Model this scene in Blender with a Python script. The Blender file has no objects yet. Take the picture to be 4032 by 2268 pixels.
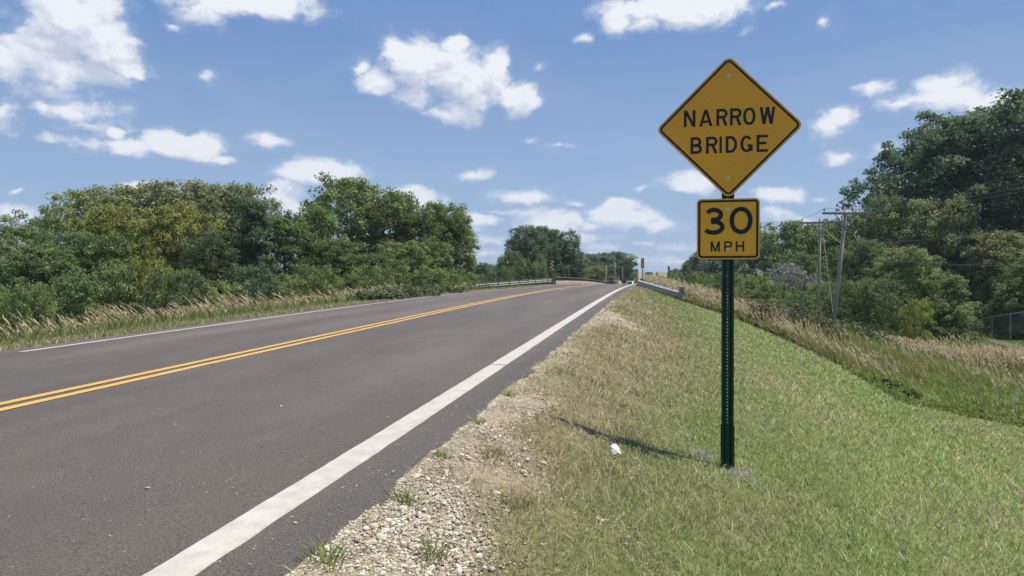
import bpy, math, random
import numpy as np
from mathutils import Vector, Matrix
R = math.radians
random.seed(7); rng = np.random.default_rng(7)
sc = bpy.context.scene
COL = sc.collection

# ------------------------------------------------------------------ camera, world, sun
YAW, PIT, F = R(10.9), R(-0.43), 2912.0
cam = bpy.data.objects.new('camera', bpy.data.cameras.new('camera'))
COL.objects.link(cam); sc.camera = cam
cam.data.sensor_width = 36; cam.data.lens = 26.0
cam.data.clip_start = 0.05; cam.data.clip_end = 9000
cam.location = (0, 0, 0); cam.rotation_euler = (R(90) + PIT, 0, YAW)
sc.view_settings.view_transform = 'Standard'; sc.view_settings.look = 'None'
sc.view_settings.gamma = 1; sc.view_settings.use_curve_mapping = False
sc.view_settings.exposure = 0.78
sc.cycles.max_bounces = 6; sc.cycles.diffuse_bounces = 3; sc.cycles.transmission_bounces = 3
sc.cycles.glossy_bounces = 2; sc.cycles.transparent_max_bounces = 8
sc.cycles.volume_bounces = 0
SUN_EL, SUN_AZ = R(67.0), R(60)      # azimuth measured from +Y (along the road) towards +X
sun_to = Vector((math.sin(SUN_AZ)*math.cos(SUN_EL), math.cos(SUN_AZ)*math.cos(SUN_EL), math.sin(SUN_EL)))
sun = bpy.data.objects.new('sun', bpy.data.lights.new('sun', 'SUN')); COL.objects.link(sun)
sun.data.energy = 3.8; sun.data.angle = R(0.53); sun.data.color = (1.0, 0.935, 0.83)
sun.rotation_euler = sun_to.to_track_quat('Z', 'Y').to_euler()

def ray(px, py):
    x = (px-2016)/F; y = -(py-1134)/F
    fw = math.cos(PIT)-y*math.sin(PIT); up = math.sin(PIT)+y*math.cos(PIT)
    return (x*math.cos(YAW)-fw*math.sin(YAW), fw*math.cos(YAW)+x*math.sin(YAW), up)
def W(px, py, k):
    d = ray(px, py); return Vector((d[0]*k, d[1]*k, d[2]*k))

world = bpy.data.worlds.new('World'); sc.world = world; world.use_nodes = True
def build_world():
    nt = world.node_tree; N = nt.nodes; L = nt.links; N.clear()
    def nd(t, **k):
        n = N.new(t)
        for a, b in k.items(): setattr(n, a, b)
        return n
    def vec(op, a, b=None, c=None, tree=None):
        n = nd('ShaderNodeVectorMath', operation=op)
        for i, v in enumerate((a, b, c)):
            if v is None: continue
            if isinstance(v, (tuple, list)): n.inputs[i].default_value = v
            else: L.new(v, n.inputs[i])
        return n.outputs['Value'] if op in ('LENGTH', 'DOT_PRODUCT') else n.outputs[0]
    def m(op, a, b=None, c=None, clamp=False):
        n = nd('ShaderNodeMath', operation=op, use_clamp=clamp)
        for i, v in enumerate((a, b, c)):
            if v is None: continue
            if isinstance(v, (int, float)): n.inputs[i].default_value = v
            else: L.new(v, n.inputs[i])
        return n.outputs[0]
    def mix(f, a, b):
        n = nd('ShaderNodeMix', data_type='RGBA')
        for s, v in ((n.inputs[0], f), (n.inputs[6], a), (n.inputs[7], b)):
            if isinstance(v, (int, float)): s.default_value = v
            elif isinstance(v, tuple): s.default_value = v
            else: L.new(v, s)
        return n.outputs[2]
    def ramp(v, a, b, lo=0.0, hi=1.0):
        n = nd('ShaderNodeMapRange', interpolation_type='SMOOTHSTEP'); L.new(v, n.inputs[0])
        n.inputs[1].default_value = a; n.inputs[2].default_value = b; n.inputs[3].default_value = lo; n.inputs[4].default_value = hi
        return n.outputs[0]
    sky = nd('ShaderNodeTexSky', sky_type='NISHITA', sun_disc=False)
    sky.sun_elevation = SUN_EL; sky.sun_rotation = SUN_AZ
    sky.air_density = 1.0; sky.dust_density = 0.9; sky.ozone_density = 2.2; sky.altitude = 400
    geo = nd('ShaderNodeTexCoord'); d = geo.outputs['Generated']
    sx = nd('ShaderNodeSeparateXYZ'); L.new(d, sx.inputs[0])
    az = m('ARCTAN2', sx.outputs[0], sx.outputs[1]); el = m('ARCSINE', sx.outputs[2])
    # puffs: photo position (2576 px wide) -> azimuth / elevation; size in the same pixels
    puffs = [(190,45,135,95,1),(265,110,85,75,1),(105,130,120,65,1),(10,150,70,60,.95),(315,168,55,22,.8),(170,175,140,42,.9),
      (150,232,120,38,.38),(185,278,115,38,.62),(105,268,38,26,.6),(10,285,45,45,.42),(230,320,110,30,.35),
      (420,358,65,36,1),(500,368,62,36,1),(550,390,36,14,.85),(330,372,70,26,.75),(120,352,42,17,.5),(215,368,80,24,.42),(287,334,26,16,.85),
      (600,8,190,36,.8),(500,38,62,38,.62),(440,66,22,11,.4),(700,12,85,34,.8),
      (900,165,24,26,.6),(950,205,58,36,.85),(1050,160,85,66,1),(1000,128,44,34,.85),(1140,113,40,26,.95),(1130,180,95,60,1),(1200,215,90,62,.95),
      (1245,165,38,42,.75),(1308,240,56,42,.95),(1150,278,80,30,.72),(1040,245,60,32,.7),
      (515,185,26,22,.45),(680,350,55,20,.5),(800,432,108,32,1),(705,488,50,38,.95),(725,522,85,22,.6),(1200,435,38,17,.55),
      (1320,497,78,20,.6),(1030,508,100,34,.9),(360,475,52,14,.85),(50,545,75,22,.8),(55,493,18,8,.4),
      (1385,565,92,30,.9),(1570,548,100,32,1),(1562,522,52,24,.95),(1205,556,62,16,.75),(1265,537,60,8,.4),(1225,602,55,14,.45),(1480,602,90,14,.45),
      (1400,625,45,10,.4),(1530,625,50,12,.45),(1300,655,70,9,.35),(1700,660,60,9,.35),(1180,575,40,10,.5),(1610,610,35,10,.45),(2010,560,50,14,.4),(1620,470,40,8,.3),(1440,515,30,10,.4),(1490,570,60,22,.5),(1160,620,60,18,.35),(1330,545,60,14,.4),(1440,640,150,16,.35),(1620,650,120,16,.3),(1230,640,90,14,.35),(1900,600,50,12,.4),(1655,572,60,20,.6),(1715,622,80,14,.35),(1740,455,66,28,.85),
      (1700,22,185,46,1),(1560,60,48,34,.9),(1620,62,66,24,.8),(1820,5,80,22,.7),(1458,98,24,11,.45),(1940,13,26,12,.4),(2074,52,18,18,.35),(1350,165,18,14,.25),(1872,72,26,17,.25),
      (2190,215,52,24,.45),(2380,242,125,36,.82),(2370,208,70,30,.75),(2500,252,90,32,.75),(2250,262,80,20,.5),(2085,320,48,38,.42),(2125,293,40,26,.8),(2112,390,46,18,.55),
      (1960,490,78,22,.75),(2070,497,30,10,.4),(1945,546,48,20,.8),(1415,362,40,8,.2),(2215,372,40,18,.4),(1345,348,28,12,.15)]
    s_ = 4032/2576
    comb = nd('ShaderNodeCombineXYZ'); L.new(az, comb.inputs[0]); L.new(el, comb.inputs[1])
    nz1 = nd('ShaderNodeTexNoise'); nz1.inputs['Scale'].default_value = 9; nz1.inputs['Detail'].default_value = 5
    nz1.inputs['Roughness'].default_value = .62
    sc3 = vec('MULTIPLY', comb.outputs[0], (1, 1.6, 1)); L.new(sc3, nz1.inputs['Vector'])
    warp = vec('MULTIPLY', vec('SUBTRACT', nz1.outputs['Color'], (.5, .5, .5)), (.050, .034, 0))
    P0 = vec('ADD', comb.outputs[0], warp)
    # group that evaluates the puff field
    g = bpy.data.node_groups.new('puff_field', 'ShaderNodeTree')
    g.interface.new_socket('Vector', in_out='INPUT', socket_type='NodeSocketVector')
    g.interface.new_socket('Value', in_out='OUTPUT', socket_type='NodeSocketFloat')
    gi = g.nodes.new('NodeGroupInput'); go = g.nodes.new('NodeGroupOutput'); last = None
    for (px, py, rx, ry, st) in puffs:
        st = st*.84+.18
        dv = ray(px*s_, py*s_); a0 = math.atan2(dv[0], dv[1]); e0 = math.asin(dv[2]/math.sqrt(sum(q*q for q in dv)))
        # local angular size of a pixel
        ca = 1/(F/s_) * math.cos(math.atan((px-1288)/(F/s_)))**2 / max(.5, 1)
        ce = 1/(F/s_) * math.cos(math.atan((px-1288)/(F/s_)))*math.cos(e0)**2
        ax, ay = 1/(rx*1.42*ca), 1/(ry*1.42*ce)
        n = g.nodes.new('ShaderNodeVectorMath'); n.operation = 'MULTIPLY_ADD'
        g.links.new(gi.outputs[0], n.inputs[0]); n.inputs[1].default_value = (ax, ay, 0); n.inputs[2].default_value = (-a0*ax, -e0*ay, 0)
        l = g.nodes.new('ShaderNodeVectorMath'); l.operation = 'LENGTH'; g.links.new(n.outputs[0], l.inputs[0])
        v = g.nodes.new('ShaderNodeMath'); v.operation = 'MULTIPLY_ADD'; g.links.new(l.outputs['Value'], v.inputs[0])
        v.inputs[1].default_value = -max(st, .5); v.inputs[2].default_value = st
        if last is None: last = v.outputs[0]
        else:
            x = g.nodes.new('ShaderNodeMath'); x.operation = 'MAXIMUM'
            g.links.new(last, x.inputs[0]); g.links.new(v.outputs[0], x.inputs[1]); last = x.outputs[0]
    g.links.new(last, go.inputs[0])
    def field(p):
        n = nd('ShaderNodeGroup'); n.node_tree = g; L.new(p, n.inputs[0]); return n.outputs[0]
    def fbm(p, scale, detail, rough=.6):
        n = nd('ShaderNodeTexNoise'); n.inputs['Scale'].default_value = scale; n.inputs['Detail'].default_value = detail
        n.inputs['Roughness'].default_value = rough; L.new(p, n.inputs['Vector']); return n.outputs[0]
    OFF = (.012, .030, 0)
    pa = vec('MULTIPLY', P0, (1, 1.35, 1)); P1 = vec('ADD', P0, OFF); pb = vec('MULTIPLY', P1, (1, 1.35, 1))
    na = fbm(pa, 26, 6); nb = fbm(pb, 26, 3)
    f0 = field(P0); f1 = field(P1)
    D0 = m('ADD', f0, m('MULTIPLY', m('SUBTRACT', na, .53), 1.15))
    D1 = m('ADD', f1, m('MULTIPLY', m('SUBTRACT', nb, .53), 1.15))
    # the same kind of fair-weather clouds all round the sky, outside the stretch the photograph shows
    dn = fbm(vec('MULTIPLY', d, (1, 1, 2.2)), 4.2, 7)
    vd = ray(2016, 800)
    ln = math.sqrt(sum(q*q for q in vd)); away = m('SUBTRACT', 1, vec('DOT_PRODUCT', d, tuple(q/ln for q in vd)))
    outm = ramp(away, .17, .34)
    Dall = m('MULTIPLY', m('SUBTRACT', dn, .56), 5.0)
    Dall = m('MULTIPLY', Dall, outm)
    Dm = m('MAXIMUM', D0, Dall)
    alpha = m('MAXIMUM', ramp(Dm, .0, .50), m('MULTIPLY', ramp(Dm, -.10, .18), .20))
    alpha = m('MULTIPLY', alpha, ramp(el, -.005, .03))
    nc = fbm(vec('MULTIPLY', vec('ADD', P0, (.004, .007, 0)), (1, 1.35, 1)), 26, 5)
    shade = m('ADD', m('ADD', m('MULTIPLY', m('SUBTRACT', f0, f1), 1.45), m('MULTIPLY', m('SUBTRACT', na, nc), 2.8)), .40, clamp=True)
    shade = m('ADD', m('MULTIPLY', shade, .8), m('MULTIPLY', ramp(D0, 0, .6), .16), clamp=True)
    lowfade = ramp(el, .02, .30)
    white = mix(lowfade, (5.3, 5.6, 6.1, 1), (5.9, 6.05, 6.4, 1))
    grey = mix(lowfade, (3.2, 3.9, 5.2, 1), (3.1, 3.6, 4.7, 1))
    ccol = mix(shade, grey, white)
    # thin high veil low on the sky
    veil = m('MULTIPLY', fbm(vec('MULTIPLY', comb.outputs[0], (1, 3.5, 1)), 5, 4), ramp(el, .30, .0, 0, .85))
    # blend the clear sky slightly towards the milky horizon tone of a humid summer day
    tone = mix(ramp(el, .0, .62), (1.8, 2.75, 4.25, 1), (.12, 1.08, 3.4, 1))
    skyc = mix(.86, sky.outputs[0], tone)
    skyc = mix(m('MULTIPLY', veil, .28), skyc, (3.3, 4.0, 5.3, 1))
    fin = mix(alpha, skyc, ccol)
    bg = nd('ShaderNodeBackground'); L.new(fin, bg.inputs[0]); bg.inputs[1].default_value = 0.087
    o = nd('ShaderNodeOutputWorld'); L.new(bg.outputs[0], o.inputs[0])
    world.cycles.sampling_method = 'MANUAL'; world.cycles.sample_map_resolution = 256
build_world()

# ------------------------------------------------------------------ helpers
def link(name, me, mat=None, parent=None):
    o = bpy.data.objects.new(name, me); COL.objects.link(o)
    if mat and me is not None and not me.materials: me.materials.append(mat)
    if parent: o.parent = parent
    return o
def tag(o, label=None, cat=None, group=None, kind=None):
    if label: o['label'] = label
    if cat: o['category'] = cat
    if group: o['group'] = group
    if kind: o['kind'] = kind
    return o
def empty(name, loc, label=None, cat=None, group=None, rz=0):
    o = bpy.data.objects.new(name, None); COL.objects.link(o); o.location = loc; o.rotation_euler.z = rz
    o.empty_display_size = .2
    return tag(o, label, cat, group)
class MB:
    def __init__(s): s.v = []; s.f = []
    def add(s, vs, fs):
        b = len(s.v); s.v += [tuple(p) for p in vs]; s.f += [tuple(i+b for i in f) for f in fs]; return s
    def box(s, x0, x1, y0, y1, z0, z1, M=None):
        vs = [Vector(p) for p in ((x0,y0,z0),(x1,y0,z0),(x1,y1,z0),(x0,y1,z0),(x0,y0,z1),(x1,y0,z1),(x1,y1,z1),(x0,y1,z1))]
        if M is not None: vs = [M @ p for p in vs]
        return s.add(vs, [(0,3,2,1),(4,5,6,7),(0,1,5,4),(1,2,6,5),(2,3,7,6),(3,0,4,7)])
    def tube(s, pts, rad, n=6, cap=True):
        pts = [Vector(p) for p in pts]; rad = rad if isinstance(rad, (list, tuple)) else [rad]*len(pts)
        vs = []; fs = []
        for i, p in enumerate(pts):
            d = (pts[min(i+1, len(pts)-1)]-pts[max(i-1, 0)]).normalized()
            a = d.cross(Vector((0, 0, 1)) if abs(d.z) < .9 else Vector((1, 0, 0))).normalized(); b = d.cross(a)
            for j in range(n):
                t = 2*math.pi*j/n; vs.append(p+(a*math.cos(t)+b*math.sin(t))*rad[i])
        for i in range(len(pts)-1):
            for j in range(n):
                fs.append((i*n+j, i*n+(j+1) % n, (i+1)*n+(j+1) % n, (i+1)*n+j))
        if cap: fs.append(tuple(range(n))[::-1]); fs.append(tuple((len(pts)-1)*n+j for j in range(n)))
        return s.add(vs, fs)
    def prism(s, poly, y0, y1):      # polygon in x,z extruded along y
        n = len(poly); vs = [(x, y0, z) for x, z in poly]+[(x, y1, z) for x, z in poly]
        fs = [tuple(range(n)), tuple(range(n, 2*n))[::-1]]+[(i, (i+1) % n+0, (i+1) % n+n, i+n)[::-1] for i in range(n)]
        return s.add(vs, fs)
    def strip(s, pts, w, y0, y1, closed=False):   # ribbon of width w along pts in x,z, extruded along y
        n = len(pts); l = []; r = []
        for i in range(n):
            a = pts[(i-1) % n] if closed or i > 0 else pts[i]; b = pts[(i+1) % n] if closed or i < n-1 else pts[i]
            dx, dz = b[0]-a[0], b[1]-a[1]; q = math.hypot(dx, dz); nx, nz = -dz/q, dx/q
            l.append((pts[i][0]+nx*w/2, pts[i][1]+nz*w/2)); r.append((pts[i][0]-nx*w/2, pts[i][1]-nz*w/2))
        vs = []
        for a, b in zip(l, r): vs += [(a[0], y0, a[1]), (b[0], y0, b[1]), (b[0], y1, b[1]), (a[0], y1, a[1])]
        fs = []
        for i in range(n if closed else n-1):
            p, q = i*4, ((i+1) % n)*4
            for k in range(4): fs.append((p+k, p+(k+1) % 4, q+(k+1) % 4, q+k))
        if not closed: fs += [(0, 1, 2, 3), (4*n-1, 4*n-2, 4*n-3, 4*n-4)]
        return s.add(vs, fs)
    def mesh(s, name, smooth=False):
        me = bpy.data.meshes.new(name); me.from_pydata(s.v, [], s.f); me.validate()
        if smooth:
            for p in me.polygons: p.use_smooth = True
        return me
    def build(s, name, mat, parent=None, smooth=False): return link(name, s.mesh(name, smooth), mat, parent)

def np_mesh(name, V, Fc, cols=None, nper=3, smooth=False):
    """V (n,3); Fc (m,nper) ints; cols per vertex (n,3)"""
    me = bpy.data.meshes.new(name); n, mf = len(V), len(Fc)
    me.vertices.add(n); me.vertices.foreach_set('co', np.ascontiguousarray(V, dtype=np.float32).ravel())
    me.loops.add(mf*nper); me.loops.foreach_set('vertex_index', np.ascontiguousarray(Fc, dtype=np.int32).ravel())
    me.polygons.add(mf); me.polygons.foreach_set('loop_start', np.arange(0, mf*nper, nper, dtype=np.int32))
    if cols is not None:
        at = me.color_attributes.new('col', 'FLOAT_COLOR', 'POINT')
        c4 = np.ones((n, 4), dtype=np.float32); c4[:, :3] = cols; at.data.foreach_set('color', c4.ravel())
    me.update(calc_edges=True)
    if smooth: me.polygons.foreach_set('use_smooth', np.ones(mf, dtype=bool))
    return me

def vnoise(x, y, seed=0):
    x = np.asarray(x, dtype=float)+seed*17.31; y = np.asarray(y, dtype=float)-seed*9.77
    xi = np.floor(x); yi = np.floor(y); fx = x-xi; fy = y-yi; fx = fx*fx*(3-2*fx); fy = fy*fy*(3-2*fy)
    def h(a, b):
        v = np.sin(a*127.1+b*311.7+seed*3.7)*43758.5453; return v-np.floor(v)
    return (h(xi, yi)*(1-fx)+h(xi+1, yi)*fx)*(1-fy)+(h(xi, yi+1)*(1-fx)+h(xi+1, yi+1)*fx)*fy
def fbm(x, y, seed=0, o=4):
    r = 0; a = .5; t = 0
    for i in range(o): r = r+a*vnoise(x*2**i, y*2**i, seed+i*5); t += a; a *= .55
    return r/t
def sst(x, a, b):
    t = np.clip((x-a)/(b-a), 0, 1); return t*t*(3-2*t)

# ------------------------------------------------------------------ lay of the land  (x across the road, y along it, eye at z = 0)
XR, XC, XL = -1.50, -4.85, -8.35           # right edge line, centre line, left edge line
ER, ELF = -1.18, -8.92                     # pavement edges
_pc = [-9.36085782e-01, 2.11506988e-02, 3.51927480e-04, -1.55281386e-05, 1.28924447e-07]
_S = np.arange(-300, 3001, .5)
def _prof():
    z = np.zeros_like(_S)
    for i, s in enumerate(_S):
        if s < 0: v = _pc[0]+_pc[1]*s
        elif s < 62: v = sum(c*s**k for k, c in enumerate(_pc))
        else: v = None
        z[i] = np.nan if v is None else v-.0234*4.85*(1-min(1, max(0, (s-50)/25)))-.0234*4.85*0
    z62 = z[_S < 62][-1]
    ks = [61.5, 72, 82] ; kz = [z62, -.185, -.17]
    for s in range(90, 240, 8): ks.append(s); kz.append(-.17-.000125*(s-82)**2)
    ks += [330, 400, 470, 600, 750, 900, 960, 1050, 1300, 3000]; kz += [-5.6, -6.6, -6.4, -2.5, 5.5, 12.3, 12.6, 10, 4, 4]
    b = np.isnan(z); z[b] = np.interp(_S[b], ks, kz)
    k = np.ones(13)/13; zz = np.convolve(np.pad(z, 6, 'edge'), k, 'valid')
    return zz
_Z = _prof()
def zc(s): return np.interp(s, _S, _Z)
def zroad(x, s):
    tilt = .0234*(1-sst(s, 45, 80)); return zc(s)+tilt*(np.asarray(x)-XC)
def mown_edge(s):    # x of the mown / unmown border on the right bank
    return np.interp(s, [-50, 16.8, 17.5, 19.5, 23, 26, 30, 36, 48, 60], [5.2, 5.2, 5.2, 5.2, 4.95, 4.2, 3.2, 1.25, -.5, -.8])
def unmown(x, s):
    return (x > mown_edge(s)+.1) & (s > 17.6+np.clip(x-5, 0, 9)*.80)
def ground_z(x, s):
    x = np.asarray(x, dtype=float); s = np.asarray(s, dtype=float)
    zr = zroad(x, s)
    zer = zroad(ER, s); zel = zroad(ELF, s)
    slope = .345-.10*sst(s, 8, 34)
    d = np.maximum(x-ER, 0); embR = zer-.025-np.minimum(d, .5)*.22-np.maximum(d-.5, 0)*(slope*1.06)
    dl = np.maximum(ELF-x, 0); embL = zel-.03-np.minimum(dl, 1.6)*.07-np.maximum(dl-1.6, 0)*.30
    onr = (x > ELF) & (x < ER)
    emb = np.where(onr, zr-.06, np.where(x > XC, embR, embL))
    gap = sst(s, 68, 76)*(1-sst(s, 142, 150))
    emb = emb-gap*6
    near = 1-sst(s, 180, 330)
    b0 = np.where(x > XC, -4.25, -3.6)+.35*(fbm(x*.05, s*.05, 3)-.5)*2
    bfar = zc(s)-.25+(fbm(x*.006, s*.006, 9)-.5)*10*sst(np.abs(x-XC), 14, 160)
    base = b0*near+bfar*(1-near)
    base = base+sst(s, 60, 90)*(1-sst(s, 140, 200))*(-1.2)
    base = base+1.0*sst(x, 30, 62)*(1-sst(s, 120, 200))*sst(s, 15, 32)
    # tan grassy knoll past the bridge, left of the road
    base = base+6.2*np.exp(-((x+13.6)/3.6)**2-((s-262)/26)**2)+7.5*np.exp(-((x+1.5)/3.0)**2-((s-330)/30)**2)*0
    base = base+5.0*np.exp(-((x-9)/9)**2-((s-420)/60)**2)*0
    z = np.maximum(emb, base)
    return z
def gz(x, s): return float(ground_z(x, s))

GREEN = np.array((.11, .135, .042)); DRY = np.array((.19, .160, .095)); DIRT = np.array((.30, .25, .185)); DEEP = np.array((.07, .11, .028))  # grass ground darker than the blades: shade between them put into the colour
def dryness(x, s):
    n = fbm(x*.9, s*.55, 21); n2 = fbm(x*3.1, s*2.2, 33, 3)
    d = x-ER
    edge = 1-sst(d+(n-.5)*1.3, .3, np.interp(s, [3, 5, 8, 12, 20], [.95, 1.15, 1.6, 2.0, 1.6]))
    far = sst(s, 7, 15)*(1-sst(s, 20, 34))*(1-sst(x, -.1, 1.6))*.7
    stripe = .38*sst(fbm((x*.9+s*.10)*2.8+(fbm(x*.5, s*.5, 47)-.5)*1.2, s*.12, 44, 3), .46, .64)*sst(x, 1.2, 2.6)
    v = .16+.75*edge+far+stripe+(n-.5)*.9+(n2-.5)*.35-.18*sst(x, 1.5, 3.2)
    v = v+.7*np.exp(-((x+.55)/.5)**2-((s-9)/5)**2)
    return np.clip(v, 0, 1)
def gravel_mask(x, s):
    n = fbm(x*2.3, s*1.3, 51); d = x-ER
    w = np.interp(s, [0, 2.4, 3.6, 5, 6.5, 9, 11, 12.5, 14.5, 16.5, 19, 60], [.50, .46, .50, .32, .14, .05, .06, .20, 1.0, .22, .0, -.05])
    return (1-sst(d+(n-.5)*.8, w-.12, w+.22))*(d > .015)
def ground_col(x, s):
    dr = dryness(x, s)[:, None]; n = fbm(x*6, s*6, 71, 3)[:, None]
    c = GREEN*(1-dr)+DRY*dr
    g = gravel_mask(x, s)[:, None]; c = c*(1-g)+(DIRT*(.75+.7*fbm(x*5, s*5, 63)[:, None]))*g
    left = (x < XC)[:, None]
    strip = (1-sst(ELF-x, .5, 1.4))[:, None]
    lc = (DRY*.9)*strip+(GREEN*.9)*(1-strip); c = np.where(left, lc, c)
    # unmown ground: thatch, darkened in colour so gaps read as depth
    um = unmown(x, s).astype(float)[:, None]*(x > XC)[:, None]
    c = c*(1-um)+np.array((.10, .115, .04))*um
    # short mown lawn by the fence far right
    lawn = (sst(x, 16, 19)*(1-sst(s, 58, 62))*sst(s, 38, 42))[:, None]; c = c*(1-lawn)+np.array((.10, .145, .04))*lawn
    um2 = sst(ELF-x, 1.6, 3)[:, None]; c = c*(1-um2)+np.array((.09, .10, .045))*um2
    far = sst(s, 150, 230)[:, None]; f = fbm(x*.02, s*.008, 91)[:, None]
    fc = np.where(f > .52, np.array((.22, .20, .10)), np.array((.15, .185, .07)))*(.8+.4*f)
    kn = np.exp(-((x+13.6)/6)**2-((s-262)/40)**2)[:, None]
    fc = fc*(1-kn)+np.array((.34, .28, .16))*kn
    c = c*(1-far)+fc*far
    return c*(.8+.4*n)

def mat(name, base=(.5,.5,.5), rough=.8, metal=0, spec=.3):
    m = bpy.data.materials.new(name); m.use_nodes = True; b = m.node_tree.nodes['Principled BSDF']
    b.inputs['Base Color'].default_value = (*base, 1); b.inputs['Roughness'].default_value = rough
    b.inputs['Metallic'].default_value = metal; b.inputs['Specular IOR Level'].default_value = spec
    return m
def noisy(name, c1, c2, scale=5, rough=.8, bump=0, metal=0, detail=5, spec=.3, stretch=(1,1,1), lo=.35, hi=.65, bscale=None):
    m = mat(name, c1, rough, metal, spec); nt = m.node_tree; N = nt.nodes; L = nt.links; b = N['Principled BSDF']
    tc = N.new('ShaderNodeTexCoord'); mp = N.new('ShaderNodeMapping'); mp.inputs['Scale'].default_value = stretch; L.new(tc.outputs['Object'], mp.inputs[0])
    n = N.new('ShaderNodeTexNoise'); n.inputs['Scale'].default_value = scale; n.inputs['Detail'].default_value = detail; L.new(mp.outputs[0], n.inputs['Vector'])
    r = N.new('ShaderNodeValToRGB'); r.color_ramp.elements[0].position = lo; r.color_ramp.elements[1].position = hi
    r.color_ramp.elements[0].color = (*c1, 1); r.color_ramp.elements[1].color = (*c2, 1)
    L.new(n.outputs[0], r.inputs[0]); L.new(r.outputs[0], b.inputs['Base Color'])
    if bump:
        n2 = N.new('ShaderNodeTexNoise'); n2.inputs['Scale'].default_value = bscale or scale*4; n2.inputs['Detail'].default_value = 6; L.new(tc.outputs['Object'], n2.inputs['Vector'])
        bp = N.new('ShaderNodeBump'); bp.inputs['Strength'].default_value = bump; bp.inputs['Distance'].default_value = .02
        L.new(n2.outputs[0], bp.inputs['Height']); L.new(bp.outputs[0], b.inputs['Normal'])
    return m
def leafmat(name, trans=.35, rough=.55, spec=.25, tint=True):
    m = bpy.data.materials.new(name); m.use_nodes = True; nt = m.node_tree; N = nt.nodes; L = nt.links; N.clear()
    at = N.new('ShaderNodeAttribute'); at.attribute_name = 'col'; col = at.outputs['Color']
    if tint:
        oi = N.new('ShaderNodeObjectInfo'); mx = N.new('ShaderNodeMix'); mx.data_type = 'RGBA'; mx.blend_type = 'MULTIPLY'; mx.inputs[0].default_value = 1
        L.new(col, mx.inputs[6]); L.new(oi.outputs['Color'], mx.inputs[7]); col = mx.outputs[2]
    p = N.new('ShaderNodeBsdfPrincipled'); L.new(col, p.inputs['Base Color']); p.inputs['Roughness'].default_value = rough; p.inputs['Specular IOR Level'].default_value = spec
    t = N.new('ShaderNodeBsdfTranslucent'); L.new(col, t.inputs[0])
    x = N.new('ShaderNodeMixShader'); x.inputs[0].default_value = trans; L.new(p.outputs[0], x.inputs[1]); L.new(t.outputs[0], x.inputs[2])
    o = N.new('ShaderNodeOutputMaterial'); L.new(x.outputs[0], o.inputs[0]); return m
M_LEAF = leafmat('leaf_green', .38, .6, .15); M_GRASS = leafmat('grass_blade', .36, .6, .25, False)

# ------------------------------------------------------------------ ground sheet
def build_ground():
    def ax(lo, hi, seg):
        out = [lo]
        while out[-1] < hi: out.append(out[-1]+seg(out[-1]))
        return np.array(out)
    xs = ax(-2200, 2200, lambda v: .10 if -1.4 < v < 3.2 else .3 if -14 < v < 13 else min(140, max(.5, (abs(v)-12)*.09+.5)))
    ss = ax(-60, 2900, lambda v: 3 if v < -2 else .14 if v < 8 else min(60, .14+(v-8)*.03))
    xs = np.sort(np.unique(np.append(xs, [ELF, ER, ELF-.03, ER+.03])))
    X, S = np.meshgrid(xs, ss); x = X.ravel(); s = S.ravel()
    z = ground_z(x, s)
    nearm = 1-sst(s, 8, 60); rgh = np.where((x > ER+.05) | (x < ELF-.05), 1, 0)
    z = z+rgh*nearm*(fbm(x*3, s*3, 5)-.5)*.05
    nx, ns = len(xs), len(ss); i = np.arange(nx-1)[None, :]+np.arange(ns-1)[:, None]*nx
    Fc = np.stack([i, i+1, i+1+nx, i+nx], -1).reshape(-1, 4)
    me = np_mesh('ground', np.stack([x, s, z], 1), Fc, ground_col(x, s), 4, True)
    m = mat('ground_earth', rough=1, spec=.1); nt = m.node_tree; N = nt.nodes; L = nt.links; b = N['Principled BSDF']
    at = N.new('ShaderNodeAttribute'); at.attribute_name = 'col'
    tc = N.new('ShaderNodeTexCoord')
    n = N.new('ShaderNodeTexNoise'); n.inputs['Scale'].default_value = 28; n.inputs['Detail'].default_value = 7; L.new(tc.outputs['Object'], n.inputs['Vector'])
    n3 = N.new('ShaderNodeTexNoise'); n3.inputs['Scale'].default_value = 2.4; n3.inputs['Detail'].default_value = 6; L.new(tc.outputs['Object'], n3.inputs['Vector'])
    mr = N.new('ShaderNodeMapRange'); mr.inputs[1].default_value = .3; mr.inputs[2].default_value = .7; mr.inputs[3].default_value = .55; mr.inputs[4].default_value = 1.3; L.new(n.outputs[0], mr.inputs[0])
    mr3 = N.new('ShaderNodeMapRange'); mr3.inputs[1].default_value = .3; mr3.inputs[2].default_value = .7; mr3.inputs[3].default_value = .8; mr3.inputs[4].default_value = 1.15; L.new(n3.outputs[0], mr3.inputs[0])
    mm = N.new('ShaderNodeMath'); mm.operation = 'MULTIPLY'; L.new(mr.outputs[0], mm.inputs[0]); L.new(mr3.outputs[0], mm.inputs[1])
    vm = N.new('ShaderNodeVectorMath'); vm.operation = 'SCALE'; L.new(at.outputs['Color'], vm.inputs[0]); L.new(mm.outputs[0], vm.inputs['Scale']); L.new(vm.outputs[0], b.inputs['Base Color'])
    bp = N.new('ShaderNodeBump'); bp.inputs['Strength'].default_value = .7; bp.inputs['Distance'].default_value = .03; L.new(n.outputs[0], bp.inputs['Height']); L.new(bp.outputs[0], b.inputs['Normal'])
    o = link('ground', me, m); tag(o, kind='structure')
build_ground()

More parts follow.
